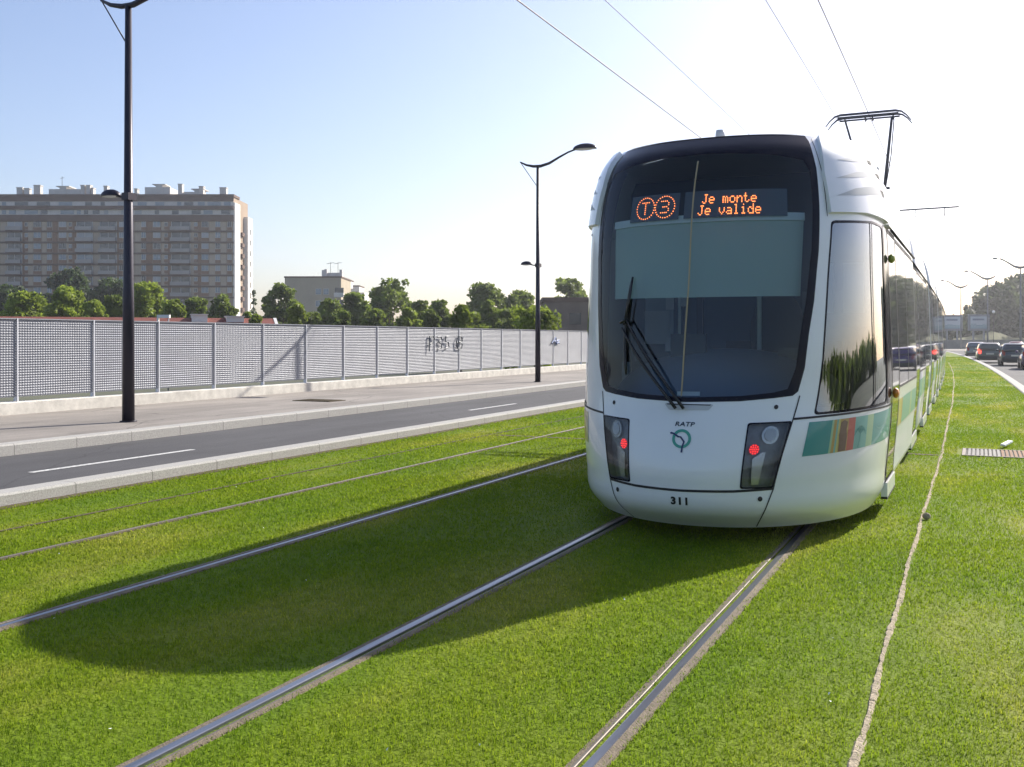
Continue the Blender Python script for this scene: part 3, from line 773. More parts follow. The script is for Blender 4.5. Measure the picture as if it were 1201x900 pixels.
mb.tube([sp(a, z, .016) for a, z in k], [.008] + [.012] * 10 + [.008], 6)
_rel(mb, 'wiper_blade', M['black'], cab)
# right/left flank of the cab module: pillar, crew door, windows, band, step
def flank(mb, sg, y0, y1, z0, z1, off, mi, ox=0.0, th=True):
    zs = [z0] + [z for z in ZL if z0 + .03 < z < z1 - .03] + [z1]
    vs = []
    for y in (y0, y1):
        for z in zs: vs.append((ox + sg * (WZ(z) + off), y, z))
    n = len(zs); fs = [(i, n + i, n + i + 1, i + 1) for i in range(n - 1)]
    mb.add(vs, fs if sg > 0 else [f[::-1] for f in fs], mi, True)
    return mb
def door(sg, y0, y1, ox, leaves, par, conv):
    mb = MB(); flank(mb, sg, y0, y1, .30, 2.44, .004, 0, ox)
    for k in range(leaves + 1):
        y = y0 + (y1 - y0) * k / leaves
        flank(mb, sg, y - .016, y + .016, .28, 2.46, .007, 1, ox)
    flank(mb, sg, y0, y1, 2.43, 2.47, .007, 1, ox); flank(mb, sg, y0, y1, .27, .31, .007, 1, ox)
    conv(mb, 'door', [M['darkglass'], M['seam']], par)
    st = MB(); xs = sorted((ox + sg * (WZ(.25) - .02), ox + sg * (WZ(.25) + .032)))
    st.box(xs[0], xs[1], y0 - .02, y1 + .02, .165, .285, 0).box(xs[0], xs[1] - .0, y0 - .021, y1 + .021, .145, .164, 1)
    conv(st, 'door_step', [M['white'], M['under']], par)
def window(sg, y0, y1, ox, par, conv, z0=1.08):
    mb = MB(); flank(mb, sg, y0, y1, z0, 2.42, .004, 0, ox)
    for y in (y0, y1): flank(mb, sg, y - .008, y + .008, z0, 2.42, .006, 1, ox)
    flank(mb, sg, y0, y1, z0 - .014, z0 + .006, .006, 1, ox); flank(mb, sg, y0, y1, 2.414, 2.434, .006, 1, ox)
    conv(mb, 'window', [M['darkglass'], M['seam']], par)
def band(sg, y0, y1, ox, par, conv, cols, flip=False):
    mb = MB(); k = len(cols); tot = sum(q for _, q in cols); y = y0
    for i, (c_, q) in enumerate(cols):
        flank(mb, sg, y, y + (y1 - y0) * q / tot, .70, .955, .0035, i, ox); y += (y1 - y0) * q / tot
    flank(mb, sg, y0, y1, .682, .694, .005, k, ox)
    conv(mb, 'colour_band', [M[c_] for c_, _ in cols] + [M['white']], par)
for sg in (1, -1):
    mb = MB(); flank(mb, sg, 8.995, 9.07, .97, 2.47, .004, 0, TC)
    _rel(mb, 'door_pillar', M['frit'], cab)
    NP().patch([(sg * 1.425, .985), (sg * HALF, .985), (sg * HALF, 2.47), (sg * 1.425, 2.46)], .0035, [], .06).build('door_pillar', M['frit'], cab)
    mb = MB(); flank(mb, sg, 9.0, 9.33, 2.492, 3.10, .035, 0, TC)
    x = TC + sg * (WZ(2.492) - .02); x2 = TC + sg * (WZ(2.492) + .035)
    mb.box(min(x, x2), max(x, x2), 9.0, 9.33, 2.48, 2.491, 0)
    _rel(mb, 'roof_fairing', M['white'], cab)
    door(sg, 9.10, 9.88, TC, 1, cab, _rel)
    for (y0, y1) in ((9.93, 11.2), (11.23, 12.62)): window(sg, y0, y1, TC, cab, _rel)
    band(sg, 9.93, 12.66, TC, cab, _rel, [('yellow', .35), ('ochre', .15), ('teal2', 1.2), ('lgreen', .3), ('teal2', .8)])
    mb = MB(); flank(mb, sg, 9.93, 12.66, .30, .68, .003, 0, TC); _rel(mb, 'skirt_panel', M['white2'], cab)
    mb = MB().sphere((TC + sg * 1.325, 9.03, 1.06), .03, .045, .045, 10, 6); _rel(mb, 'marker_light', M['amber'], cab)
    mb = MB().sphere((TC + sg * 1.29, 9.03, 2.2), .03, .04, .04, 10, 6); _rel(mb, 'marker_light', M['lime'], cab)
    mb = MB().tube([(TC + sg * (WZ(2.46) + .02), 9.35, 2.475), (TC + sg * (WZ(2.46) + .02), 12.7, 2.475)], .014, 6); _rel(mb, 'gutter', M['seam'], cab)
mb = MB().tube([(-2.05, 8.62, 3.2), (-2.05, 8.62, 3.30), (-2.05, 8.62, 3.335)], [.042, .042, .036], 14); _rel(mb, 'antenna', M['roofgrey'], cab)
mb = MB().box(TC - 1.0, TC + 1.0, 8.9, 12.6, .13, .32, 0); mb.box(TC - .6, TC + .6, 7.95, 8.9, .15, .32, 0); _rel(mb, 'underframe', M['under'], cab)
mb = MB()
mb.v += [(TC + x, 12.715, z) for x, _, z in full_ring(0)]; mb.f.append(list(range(len(mb.v)))); mb.mi.append(0); mb.sm.append(False)
_rel(mb, 'end_wall', M['under'], cab)

# --- the other car bodies, placed along the curve
def conv_local(mb, name, mats, par): return mb.build(name, mats, par)
def make_body(L, doors, wins):
    mb = MB().loft([full_ring(.0), full_ring(L)], 0, True, True)
    b = mb.build('car_body', [M['white']], tram)
    for sg in (1, -1):
        for (y0, y1) in doors: door(sg, y0, y1, 0, 2, b, conv_local)
        for (y0, y1) in wins:
            window(sg, y0, y1, 0, b, conv_local)
            band(sg, y0, y1, 0, b, conv_local, [('teal', .3), ('teal2', 1), ('lgreen', .5), ('teal2', .7)])
        g = MB().tube([(sg * (WZ(2.46) + .02), .02, 2.475), (sg * (WZ(2.46) + .02), L - .02, 2.475)], .014, 6); g.build('gutter', M['seam'], b)
    MB().box(-1.0, 1.0, .1, L - .1, .08, .30).build('underframe', M['under'], b)
    MB().box(-.85, .85, .5, L - .5, 3.12, 3.30).build('roof_equipment', M['roofgrey'], b)
    return b
def place(o, y):
    y2 = y + 6
    o.location = (TC + bend(y) - ROOT.x, y - ROOT.y, 0); o.rotation_euler = (0, 0, -math.atan((bend(y2) - bend(y)) / 6))
b0 = make_body(5.95, [(.25, 1.6), (3.75, 5.1)], [(1.72, 3.63), (5.2, 5.85)]); place(b0, 12.98)
for y in (19.15, 25.35, 31.55, 37.75):
    c = copy_tree(b0, tram); place(c, y)
e = cab.copy(); COL.objects.link(e); e.parent = tram      # far end, driving cab facing the other way
for ch in list(cab.children):
    if ch.name.split('.')[0] in ('windscreen', 'windscreen_border', 'cab_window', 'window_frame', 'roof_fairing', 'window', 'door', 'lamp_cover', 'headlight_housing', 'underframe', 'gutter', 'lining', 'cab_partition'):
        q = ch.copy(); COL.objects.link(q); q.parent = e
yy = 43.95 + 5.65
e.rotation_euler = (0, 0, math.pi - .028); e.location = (bend(yy), yy - ROOT.y, 0)
for y in (12.85, 19.04, 25.24, 31.44, 37.64, 43.84):
    mb = MB(); r = [full_ring(-.22, .3, .07), full_ring(-.11, .3, .10), full_ring(0, .3, .07), full_ring(.11, .3, .10), full_ring(.22, .3, .07)]
    mb.loft(r, 0, True, True); o = mb.build('bellows', M['under'], tram); o.location = (bend(y), y - ROOT.y, 0)
for y in (11.0, 22.2, 34.5, 46.4):
    mb = MB().box(-.62, .62, -1.0, 1.0, .18, .42)
    for yy in (-.85, .85):
        for sx in (-.717, .717): mb.disc((sx, yy, .325), (1, 0, 0), .30, 20, .10)
    o = mb.build('bogie', M['under'], tram); o.location = (bend(y), y - ROOT.y, 0)
# pantograph
py = 20.2
pg = MB().box(-.62, .62, 1.2, 2.6, 3.28, 3.36).box(-.3, .3, 1.6, 2.2, 3.36, 3.46).build('pantograph', M['panto'], tram); pg.location = (.15 + bend(py), py - ROOT.y, 0)
hd = MB()
for dy in (-.16, .16):
    hd.tube([(-.77, dy, 5.62), (-.69, dy, 5.725), (-.60, dy, 5.80), (-.5, dy, 5.825), (.5, dy, 5.825), (.60, dy, 5.80), (.69, dy, 5.725), (.77, dy, 5.62)], [.010, .014, .018, .024, .024, .018, .014, .010], 6)
    hd.tube([(-.55, dy, 5.775), (.55, dy, 5.775)], .018, 6)
for x in (-.42, -.05, .08, .45): hd.tube([(x, -.16, 5.78), (x, 0, 5.70), (x, .16, 5.78)], .014, 6)
hd.build('collector_head', M['panto'], pg)
MB().tube([(-.42, 0, 5.72), (-.17, 1.1, 4.55)], [.020, .028], 6).tube([(.42, 0, 5.72), (.20, 1.1, 4.55)], [.024, .034], 6).tube([(.46, 0, 5.70), (.37, .5, 5.1), (.22, 1.1, 4.55)], .010, 6).tube([(-.19, 1.1, 4.55), (.30, 1.1, 4.55)], .03, 6).build('upper_arm', M['panto'], pg)
MB().tube([(0.05, 1.1, 4.55), (0.0, 1.9, 3.42)], [.04, .05], 8).tube([(0.2, 1.1, 4.5), (.12, 2.0, 3.44)], .015, 6).build('lower_arm', M['panto'], pg)

# ------------------------------------------------------------------ overhead wires
def wire(x, z, y0, y1, r, label, sag=0.0, ends=0.0):
    pts = []
    for i in range(61):
        y = y0 + (y1 - y0) * i / 60
        pts.append((x + bend(y) + ends * math.sin(y * .1), y, z))
    o = MB().tube(pts, r, 5, 0, False).build('overhead_wire', M['wire'], None, (x, y0, z))
    tag(o, label, 'wire', 'overhead wires of the tramway')
wire(-1.83, 5.86, -40, 130, .0075, 'contact wire touching the tram\'s pantograph, rightmost overhead wire')
wire(-2.45, 5.88, -40, 130, .005, 'faint thin wire just left of the wire over the pantograph')
wire(-5.33, 5.86, -40, 130, .009, 'dark overhead wire meeting the tram roof left of the antenna, leftmost wire')
wire(-4.25, 5.80, -40, 130, .005, 'pale thin wire running down to the tram roof right of the antenna')
z_ = 5.86
mb = MB(); by = 36.3; bx = -1.6
mb.tube([(bx - .95, by, 5.90), (bx + .95, by + .05, 5.93)], .028, 6)
mb.tube([(bx - .38, by, 5.90), (bx - .38, by, 5.76)], .014, 6).tube([(bx + .52, by, 5.92), (bx + .52, by, 5.62)], .018, 6).tube([(bx - .40, by, 5.64), (bx + .50, by, 5.70)], .010, 6).tube([(bx - .38, by, 5.76), (bx - .40, by, 5.64)], .010, 6)
tag(mb.build('wire_bracket', M['panto'], None, (bx, by, 5.9)), 'grey horizontal wire bracket hanging above the tram\'s far roof', 'bracket')

# ------------------------------------------------------------------ low wall and metal fence on the left
FX = -15.8
wall = sweep([(FX - .32, -.35), (FX - .32, .36), (FX - .30, .375), (FX - .02, .375), (FX, .36), (FX, .14)], -12, 95, step=1.5).build('low_wall', M['wall'])
tag(wall, 'low pale concrete kerb wall under the metal fence beside the pavement', 'wall')
fence = empty('metal_fence', (FX - .12, 7.39, .375), 0, 'long grey expanded metal mesh fence with posts along the pavement', 'fence')
def fence_panel():
    mb = MB(); wd, hgt = 1.75, 1.42; n = 62; rows = 30
    for r_ in range(rows):
        z = .085 + hgt * r_ / rows; p_ = hgt / rows; vs = []
        for j in range(n + 1):
            s_ = 1 if j % 2 else -1
            y = wd * j / n
            vs += [(-.010 - .002 * s_, y, z - .003), (.003 + .0036 * s_, y, z + p_ * (.74 - .10 * s_)), (-.010 + .003 * s_, y, z + p_ * 1.02)]
        mb.add(vs, [(3 * j + q, 3 * j + 3 + q, 3 * j + 4 + q, 3 * j + 1 + q) for j in range(n) for q in (0, 1)], 0)
    mb.box(-.012, .02, 0, wd, .085 + hgt, .105 + hgt)
    return mb.build('mesh_panel', M['fence'], fence)
p0 = fence_panel()
q0 = MB().box(.006, .026, -.012, .012, 0, 1.52).box(-.05, .012, -.03, .03, 0, .09).build('post', M['postgrey'], fence)
for k in range(-1, 34):
    y = 1.75 * k; bx = bend(7.39 + y)
    slope = -math.atan((bend(7.39 + y + 1.75) - bx) / 1.75)
    for src, first in ((p0, k == -1), (q0, k == -1)):
        o = src
        if not first: o = src.copy(); COL.objects.link(o); o.parent = fence
        o.location = (bx, y, 0); o.rotation_euler = (0, 0, -slope * -1)
def stroke(pts, m, name='graffiti', r=.019):
    mb = MB(); P = [(FX - .12 + .052 + bend(y) - fence.location.x, y - 7.39, z - .375) for y, z in pts]
    Q = []
    for i in range(len(P) - 1):
        for t in (0, .33, .66): Q.append(tuple(Vector(P[i]).lerp(Vector(P[i + 1]), t)))
    Q.append(P[-1]); return mb.tube(Q, r, 4), m
gb = MB()
def gl(pts, y0, w_, h0, h1): return [(y0 + a * w_, h0 + b * (h1 - h0)) for a, b in pts]
for pts in (gl([(0, 0), (.05, 1), (.6, 1), (.8, .75), (.5, .55), (.05, .5)], 27.95, .45, 1.12, 1.62),
            gl([(0, .95), (.6, 1), (.7, .75), (.2, .55), (.7, .4), (.6, .05), (0, 0)], 28.5, .42, 1.2, 1.6),
            gl([(.8, 1), (.2, .95), (.1, .6), (.7, .5), (.8, .15), (.1, .0)], 29.0, .38, 1.2, 1.62),
            gl([(.1, 0), (.0, .6), (.3, 1), (.7, .95), (.8, .6), (.3, .5), (.8, .35), (.7, .0), (.1, .02), (.9, .9)], 29.85, .55, 1.2, 1.62)):
    s_, _ = stroke(pts, None); gb.add(s_.v, s_.f)
gb.build('graffiti', M['ink'], fence)
gb = MB()
for pts in (gl([(0, .2), (.5, 1), (.6, .1), (1, .6), (.2, .45), (1, .2)], 38.6, .9, 1.28, 1.6),): s_, _ = stroke(pts, None, r=.028); gb.add(s_.v, s_.f)
gb.build('graffiti', mat('blue_spray', (.06, .12, .30), .6), fence)
# manhole in the pavement
mh = MB().box(-.5, .5, -.3, .3, 0, .012)
for k in range(7): mh.box(-.44, .44, -.26 + k * .08, -.22 + k * .08, .012, .018)
tag(mh.build('manhole_cover', M['soil'], None, None), 'dark iron drain cover set in the left pavement', 'manhole').location = (-13.3, 18.2, .149)

# ------------------------------------------------------------------ street lamps
def lamp(x, y, z, s, label, rz=0.0, low=True, group='street lamps on the left pavement', m='lamp'):
    o = empty('street_lamp', (x, y, z), rz, label, 'street lamp', group)
    h = 6.88
    MB().tube([(0, 0, 0), (0, 0, 2.2), (0, 0, 2.24), (0, 0, h)], [.10 * s[0], .088 * s[0], .082 * s[0], .052 * s[0]], 14).tube([(0, 0, 0), (0, 0, .02)], [.14 * s[0], .14 * s[0]], 12).build('pole', M[m], o)
    k = s[1]
    pts = [(-.62, 7.06), (-.4, 6.95), (-.15, 6.89), (.1, 6.88), (.4, 6.95), (.75, 7.12), (1.05, 7.25), (1.3, 7.32)]
    MB().tube([(a * k, 0, h + (b - h) * k) for a, b in pts], [q * (1 if k < 1.2 else 2.2) for q in (.022, .034, .045, .05, .045, .036, .03, .028)], 8).build('arm', M[m], o)
    MB().tube([(-.60 * k, 0, h + .16 * k), (-.04, 0, h - .62 * k)], .012, 5).build('stay', M[m], o)
    hx, hzz = 1.6 * k, h + .43 * k
    hk = k if k < 1.2 else .8
    hd = MB().sphere((hx, 0, hzz), .40 * hk, .2 * hk, .17 * hk, 16, 6, 0, z0=-.05)
    hd.build('lamp_head', M[m], o)
    MB().sphere((hx, 0, hzz), .34 * hk, .17 * hk, .05 * hk, 14, 4, 0, z0=-1, z1=-.1).build('lamp_glass', M['lampglass'], o)
    if low:
        mb = MB().tube([(0, 0, 3.72), (-.15, 0, 3.73), (-.28, 0, 3.76)], .022, 6).sphere((-.40, 0, 3.76), .20, .12, .11, 14, 6, 0, z0=-.05).box(-.06, .09, -.09, .09, 3.66, 3.78)
        mb.build('low_lamp', M[m], o)
        MB().sphere((-.40, 0, 3.757), .17, .10, .03, 12, 4, 0, z0=-1, z1=-.1).build('lamp_glass', M['lampglass'], o)
    return o
lamp(-12.75, 12.2, .15, (1, 1), 'tall dark lamp post nearest the camera, cut by the top of the picture')
lamp(-12.78, 29.1, .15, (.9, 1), 'dark lamp post with curved arm, close left of the tram')
for u, Z, top, lb in ((1127, 165, 336.5, 'grey street lamp beside the tram\'s far end, farthest of the lamps at right'), (1158.3, 145, 326.5, 'grey street lamp standing in front of the right-hand billboard'), (1197, 121, 313, 'street lamp against the trees at the right edge of the picture')):
    p = at(u, Z); o = lamp(p.x, p.y, -.1, (1.35, 1.75), lb, math.pi, False, 'street lamps beyond the right road', 'lampgrey')
    o.scale = (1, 1, (hz(top, Z) + .1) / 6.95)

# ------------------------------------------------------------------ drain grate, litter in the lawn
gr = empty('drain_grate', (.38, 14.64, 0), 0, 'rusty steel drain grate set in the lawn right of the tram', 'grate')
MB().box(-.58, .58, -.44, .44, -.02, .003).build('pit', M['groove'], gr)
fr = MB().box(-.60, .60, -.46, -.42, 0, .014).box(-.60, .60, .42, .46, 0, .014).box(-.60, -.56, -.42, .42, 0, .014).box(.56, .60, -.42, .42, 0, .014); fr.build('frame', M['steel_dull'], gr)
M['grate'] = mat('grate_steel', (.10, .097, .09), .55, .4, var=.3, vscale=9); M['rust'] = mat('grate_rust', (.18, .085, .032), .8, .1, var=.4, vscale=12)
for k in range(22):
    x = -.53 + k * .05
    MB().box(x, x + .032, -.42, .42, .004, .013).build('bar', M['rust'] if 8 <= k <= 15 else M['grate'], gr)
pp = MB().box(-.03, .03, -.22, .22, 0, .02); pp.box(-.026, .028, -.215, .2, .02, .026)
o = tag(pp.build('paper_strip', M['paper']), 'white strip of paper lying on the grass behind the grate', 'litter'); o.location = (.33, 15.55, .05); o.rotation_euler = (.05, .1, -.25)
pp = MB().tube([(0, 0, .0), (.1, .02, .06), (.3, .03, .07), (.7, .0, .06)], .028, 8)
o = tag(pp.build('orange_pipe', mat('orange_plastic', (.55, .16, .05), .5)), 'orange plastic pipe end lying in the grass at the right edge', 'pipe'); o.location = (.74, 15.3, .03); o.rotation_euler = (0, 0, .3)
rnd = random.Random(3)
st = MB().sphere((0, 0, .02), .035, .03, .03, 8, 5); o = tag(st.build('stone', M['edging']), 'pale stone lying on the edging strip in the lawn', 'stone'); o.location = (-.41, 9.05, .01)

# ------------------------------------------------------------------ right-hand road: cars
CM = {k: mat('car_paint_' + k, c_, .3, .15, coat=.8) for k, c_ in dict(dark=(.035, .045, .055), olive=(.12, .125, .10), grey=(.16, .18, .20), silver=(.45, .46, .47), magenta=(.055, .03, .12), red=(.20, .03, .03), blue=(.03, .07, .16)).items()}
M['carglass'] = mat('car_glass', (.015, .02, .022), .04, spec=.8, coat=.5); M['tyre'] = mat('tyre', (.012, .012, .012), .85); M['rim'] = mat('wheel_rim', (.35, .36, .37), .35, .8)
M['plate'] = mat('number_plate', (.55, .53, .42), .5); M['carred'] = mat('rear_lamp', (.30, .012, .012), .25, coat=.5); M['carlit'] = mat('rear_lamp_lit', (.6, .02, .02), .25, emit=(1, .05, .03), es=2.5); M['bumper'] = mat('bumper_plastic', (.03, .03, .032), .6)
def car(x, y, col, label, rz=0.0, lit=(), s=1.0, z=-.22, van=False):
    o = empty('parked_car' if False else 'car', (x, y, z), rz, label, 'car', 'cars on the right road')
    def ring(yy, hw, z0, z1, n=16, e=.45):
        r = []
        for k in range(n):
            t = 2 * math.pi * (k + .5) / n; cx, sz = math.cos(t), math.sin(t)
            r.append((hw * math.copysign(abs(cx) ** e, cx), yy, (z0 + z1) / 2 + (z1 - z0) / 2 * math.copysign(abs(sz) ** e, sz)))
        return r
    bd = MB().loft([ring(-1.98, .60, .38, .72), ring(-1.93, .77, .28, .90), ring(-1.55, .84, .20, .95), ring(-.5, .86, .18, .96), ring(.7, .86, .18, .94), ring(1.4, .83, .20, .84), ring(1.85, .74, .25, .70), ring(1.98, .58, .35, .60)])
    def cr(zz, y0, y1, hw, hw2):
        pts = []
        for (px, py_, r) in ((hw, y0, .18), (hw2, y1, .25), (-hw2, y1, .25), (-hw, y0, .18)): pts.append((px, py_, zz))
        out = []
        for i in range(4):
            p = Vector(pts[i]); a = (Vector(pts[i - 1]) - p).normalized(); b = (Vector(pts[(i + 1) % 4]) - p).normalized()
            out += [tuple(p + a * .16), tuple(p + a * .05 + b * .05), tuple(p + b * .16)]
        return out
    Hh = 1.47 * s; y9 = 1.25 if not van else 1.5
    rings = [cr(.90, -1.86, y9, .80, .76), cr(1.12, -1.80, y9 - .35, .75, .72), cr(1.34, -1.66, y9 - .72, .67, .65), cr(Hh - .04, -1.52, y9 - 1.0, .60, .58), cr(Hh, -1.35, y9 - 1.2, .50, .48)]
    bd.loft(rings, 0)
    bd.build('body', CM[col], o, fix=True)
    def pane(name, a, b, c_, d, off): # quad pushed outward
        n_ = (Vector(b) - Vector(a)).cross(Vector(d) - Vector(a)).normalized() * off
        MB().quad(*[tuple(Vector(q) + n_) for q in (a, b, c_, d)]).build(name, M['carglass'], o)
    pane('rear_window', (-.62, -1.815, 1.0), (.62, -1.815, 1.0), (.52, -1.63, 1.34), (-.52, -1.63, 1.34), .03)
    for sx in (1, -1):
        q = [(sx * .775, -1.55, 1.0), (sx * .755, .95, 1.0), (sx * .655, .35, 1.36), (sx * .655, -1.4, 1.36)]
        if sx < 0: q = q[::-1]
        pane('side_window', *q, .02)
        m = MB().box(sx * .66 - .07, sx * .66 + .07, -1.99, -1.90, .68, .92).box(sx * .735 - .05, sx * .735 + .05, -1.93, -1.84, .78, 1.02)
        m.build('tail_light', M['carlit'] if sx in lit else M['carred'], o)
        MB().sphere((sx * .93, .75, 1.0), .09, .06, .07, 8, 5).build('mirror', CM[col], o)
        for yy in (-1.25, 1.22):
            w_ = MB().disc((sx * .76, yy, .31), (sx, 0, 0), .31, 18, .19, 0).disc((sx * .76, yy, .31), (sx, 0, 0), .20, 14, .20, 1); w_.build('wheel', [M['tyre'], M['rim']], o)
    q = [(-.56, y9 - .2, 1.02), (.56, y9 - .2, 1.02), (.48, y9 - .68, 1.33), (-.48, y9 - .68, 1.33)]
    pane('windscreen', *q[::-1], .03)
    MB().box(-.26, .26, -2.01, -1.985, .62, .73).build('number_plate', M['plate'], o)
    MB().box(-.74, .74, -2.0, -1.9, .30, .50).build('bumper', M['bumper'], o)
    return o
def carpos(u, Z): p = at(u, Z); return p.x, p.y
tilt = .045
car(*carpos(1188.5, 66), 'dark', 'black hatchback, nearest whole car on the right road', tilt * .8)
car(*carpos(1159.5, 74), 'olive', 'dark car with one glowing red rear lamp, between two other cars', tilt * .9, (-1,))
car(*carpos(1144, 92), 'grey', 'grey car farthest ahead, at the front of the queue', tilt)
car(*carpos(1204, 78), 'silver', 'pale silver car half hidden behind the black hatchback', tilt * .8)
car(*carpos(1214.5, 58), 'magenta', 'dark violet-blue car of which only a sliver shows at the right edge', tilt * .6)
car(*carpos(1190.5, 112), 'red', 'dark red car roof showing above the black hatchback', tilt)
# ------------------------------------------------------------------ trees
def leaf_mesh(name, clumps, nleaf, size, seed, m, parent):
    """clumps: list of (x, y, z, r); leaves fill the outer part of every clump"""
    rng = np.random.default_rng(seed); cl = np.array(clumps, float)
    pr = cl[:, 3] ** 2; pick = rng.choice(len(cl), nleaf, p=pr / pr.sum()); c_ = cl[pick]
    d = rng.normal(size=(nleaf, 3)); d /= np.linalg.norm(d, axis=1)[:, None]
    P = c_[:, :3] + d * (c_[:, 3] * (rng.uniform(.5, 1.08, nleaf) + .22 * rng.uniform(0, 1, nleaf) ** 5))[:, None]
    P[:, 2] = c_[:, 2] + (P[:, 2] - c_[:, 2]) * .85
    a = rng.normal(size=(nleaf, 3)); a /= np.linalg.norm(a, axis=1)[:, None]
    b = np.cross(a, rng.normal(size=(nleaf, 3))); b /= np.linalg.norm(b, axis=1)[:, None]
    s = size * rng.uniform(.55, 1.3, nleaf)[:, None]
    V = np.stack([P - a * s, P + b * s * .6, P + a * s, P - b * s * .6], 1).reshape(-1, 3)
    o = np_mesh(name, V, np.arange(nleaf * 4), np.arange(nleaf) * 4, np.full(nleaf, 4), m, parent)
    return o
LM = {'green': leaf_mat('foliage_green', (.15, .21, .042)), 'bright': leaf_mat('foliage_bright', (.22, .295, .045)), 'dark': leaf_mat('foliage_dark', (.05, .085, .028)), 'hazy': leaf_mat('foliage_far', (.045, .065, .025), vscale=.25)}
M['bark'] = mat('bark', (.07, .052, .036), .9, var=.3, vscale=6)
def clumps_for(h, cw, base, rng, n, peak=.5, irr=.25):
    out = []
    ch = h - base
    for i in range(n):
        t = rng.random(); a = rng.uniform(0, 2 * math.pi)
        prof = math.sin(math.pi * min(1, max(.04, (t * .9 + .08))) ** peak) if peak else 1 - t
        rr = cw * (.45 + .55 * prof) * math.sqrt(rng.uniform(.15, 1)) * (1 + rng.uniform(-irr, irr))
        r = cw * rng.uniform(.20, .42)
        if rng.random() < .35: rr *= 1.06; r *= .68
        z = base + r * .6 + (ch - r * 1.5) * t
        k = .9
        out.append((rr * k * math.cos(a), rr * k * math.sin(a), z, r))
    out.append((0, 0, h - cw * .32, cw * .33)); return out
def tree(u, v, hw, Z, kind, label, seed, base=.25, n=26, nleaf=2600, size=None, peak=.75, group='trees behind the fence', z0=-.35, name='tree'):
    p = at(u, Z, z0); h = hz(v, Z) - z0; cw = hw * 1.12 * Z / F
    o = empty(name, tuple(p), seed * 1.3, label, 'tree', group)
    rng = random.Random(seed)
    cl = clumps_for(h, cw, h * base, rng, n, peak)
    leaf_mesh('crown', cl, nleaf, size or max(.09, Z * .0022), seed, LM[kind], o)
    mb = MB(); r0 = .05 + h * .013
    mb.tube([(0, 0, 0), (.02 * h * .1, 0, h * base), (0, .02 * h, h * .75)], [r0, r0 * .75, r0 * .2], 8)
    for c_ in rng.sample(cl, min(9, len(cl))):
        s_ = h * (base + .12 * rng.random()); mb.tube([(0, 0, s_ * .9), (c_[0] * .5, c_[1] * .5, (s_ + c_[2]) * .5), c_[:3]], [r0 * .45, r0 * .3, r0 * .1], 5, 0, False)
    mb.build('trunk', M['bark'], o)
    return o
T = [ # u, v_top, half width px, Z, kind, label
 (10, 334, 26, 150, 'dark', 'dark tree at the left picture edge below the long apartment block'),
 (79, 313, 24, 170, 'dark', 'tall dark tree reaching up the apartment block left of the lamp post'),
 (128, 325, 26, 165, 'dark', 'dark tree just left of the near lamp post'),
 (32, 341, 26, 95, 'bright', 'broad bright green tree farthest left behind the fence'),
 (78, 336, 22, 92, 'bright', 'rounded sunlit tree in front of the tall dark tree'),
 (110, 352, 14, 90, 'bright', 'small sunlit bush between the rounded tree and the lamp post'),
 (137, 346, 18, 93, 'green', 'mid green tree partly behind the near lamp post'),
 (175, 330, 22, 95, 'bright', 'bright tree close right of the near lamp post'),
 (204, 351, 15, 90, 'bright', 'low yellow-green shrub right of the bright tree by the lamp'),
 (229, 349, 18, 100, 'green', 'green tree below the right half of the apartment block'),
 (261, 345, 17, 104, 'green', 'green tree at the right corner of the apartment block'),
 (328, 332, 20, 110, 'green', 'round dense tree alone left of the beige block'),
 (350, 357, 12, 80, 'bright', 'light small bush below the beige block, right of the round dense tree'),
 (386, 350, 16, 100, 'green', 'dark rounded tree in front of the beige block'),
 (418, 343, 19, 104, 'green', 'dense tree at the right end of the beige block'),
 (457, 325, 29, 112, 'green', 'tallest broad tree in the middle of the row behind the fence'),
 (493, 352, 14, 90, 'green', 'small tree at the right foot of the tallest tree'),
 (514, 352, 17, 95, 'green', 'mid green tree halfway between the tallest tree and the far lamp'),
 (540, 357, 17, 55, 'bright', 'young light green tree with open crown by the fence graffiti'),
 (572, 331, 25, 118, 'green', 'tall tree left of the far lamp post'),
 (572, 353, 16, 85, 'green', 'low tree below the tall tree left of the far lamp'),
 (611, 340, 24, 122, 'green', 'hazy tree directly behind the far lamp post'),
 (628, 358, 34, 50, 'bright', 'wide young light green tree behind the fence at the far lamp post'),
 (668, 325, 24, 140, 'green', 'tall round tree between the far lamp post and the tram'),
]
for i, (u, v, hw, Z, k, lb) in enumerate(T):
    young = lb.startswith('young') or lb.startswith('wide young')
    tree(u, v, hw, Z, k, lb, 20 + i, base=.10, n=70 if not young else 34, nleaf=8500 if not young else 3600, size=None if not young else .12, peak=.7)
def conifer(u, v, Z, label):
    p = at(u, Z, -.35); h = hz(v, Z) + .35; o = empty('conifer', tuple(p), 0, label, 'tree', None); rng = random.Random(8)
    cl = []
    for i in range(70):
        t = rng.random() ** 1.4; a = rng.uniform(0, 6.28); r = (1 - t) * .9 + .08; cl.append((r * math.cos(a) * .8, r * math.sin(a) * .8, .8 + (h - .9) * t, .22 + .35 * (1 - t)))
    leaf_mesh('crown', cl, 3000, .16, 8, LM['dark'], o); MB().tube([(0, 0, 0), (0, 0, h * .9)], [.14, .03], 6).build('trunk', M['bark'], o)
conifer(297.5, 341, 150, 'narrow dark conifer right of the apartment block')
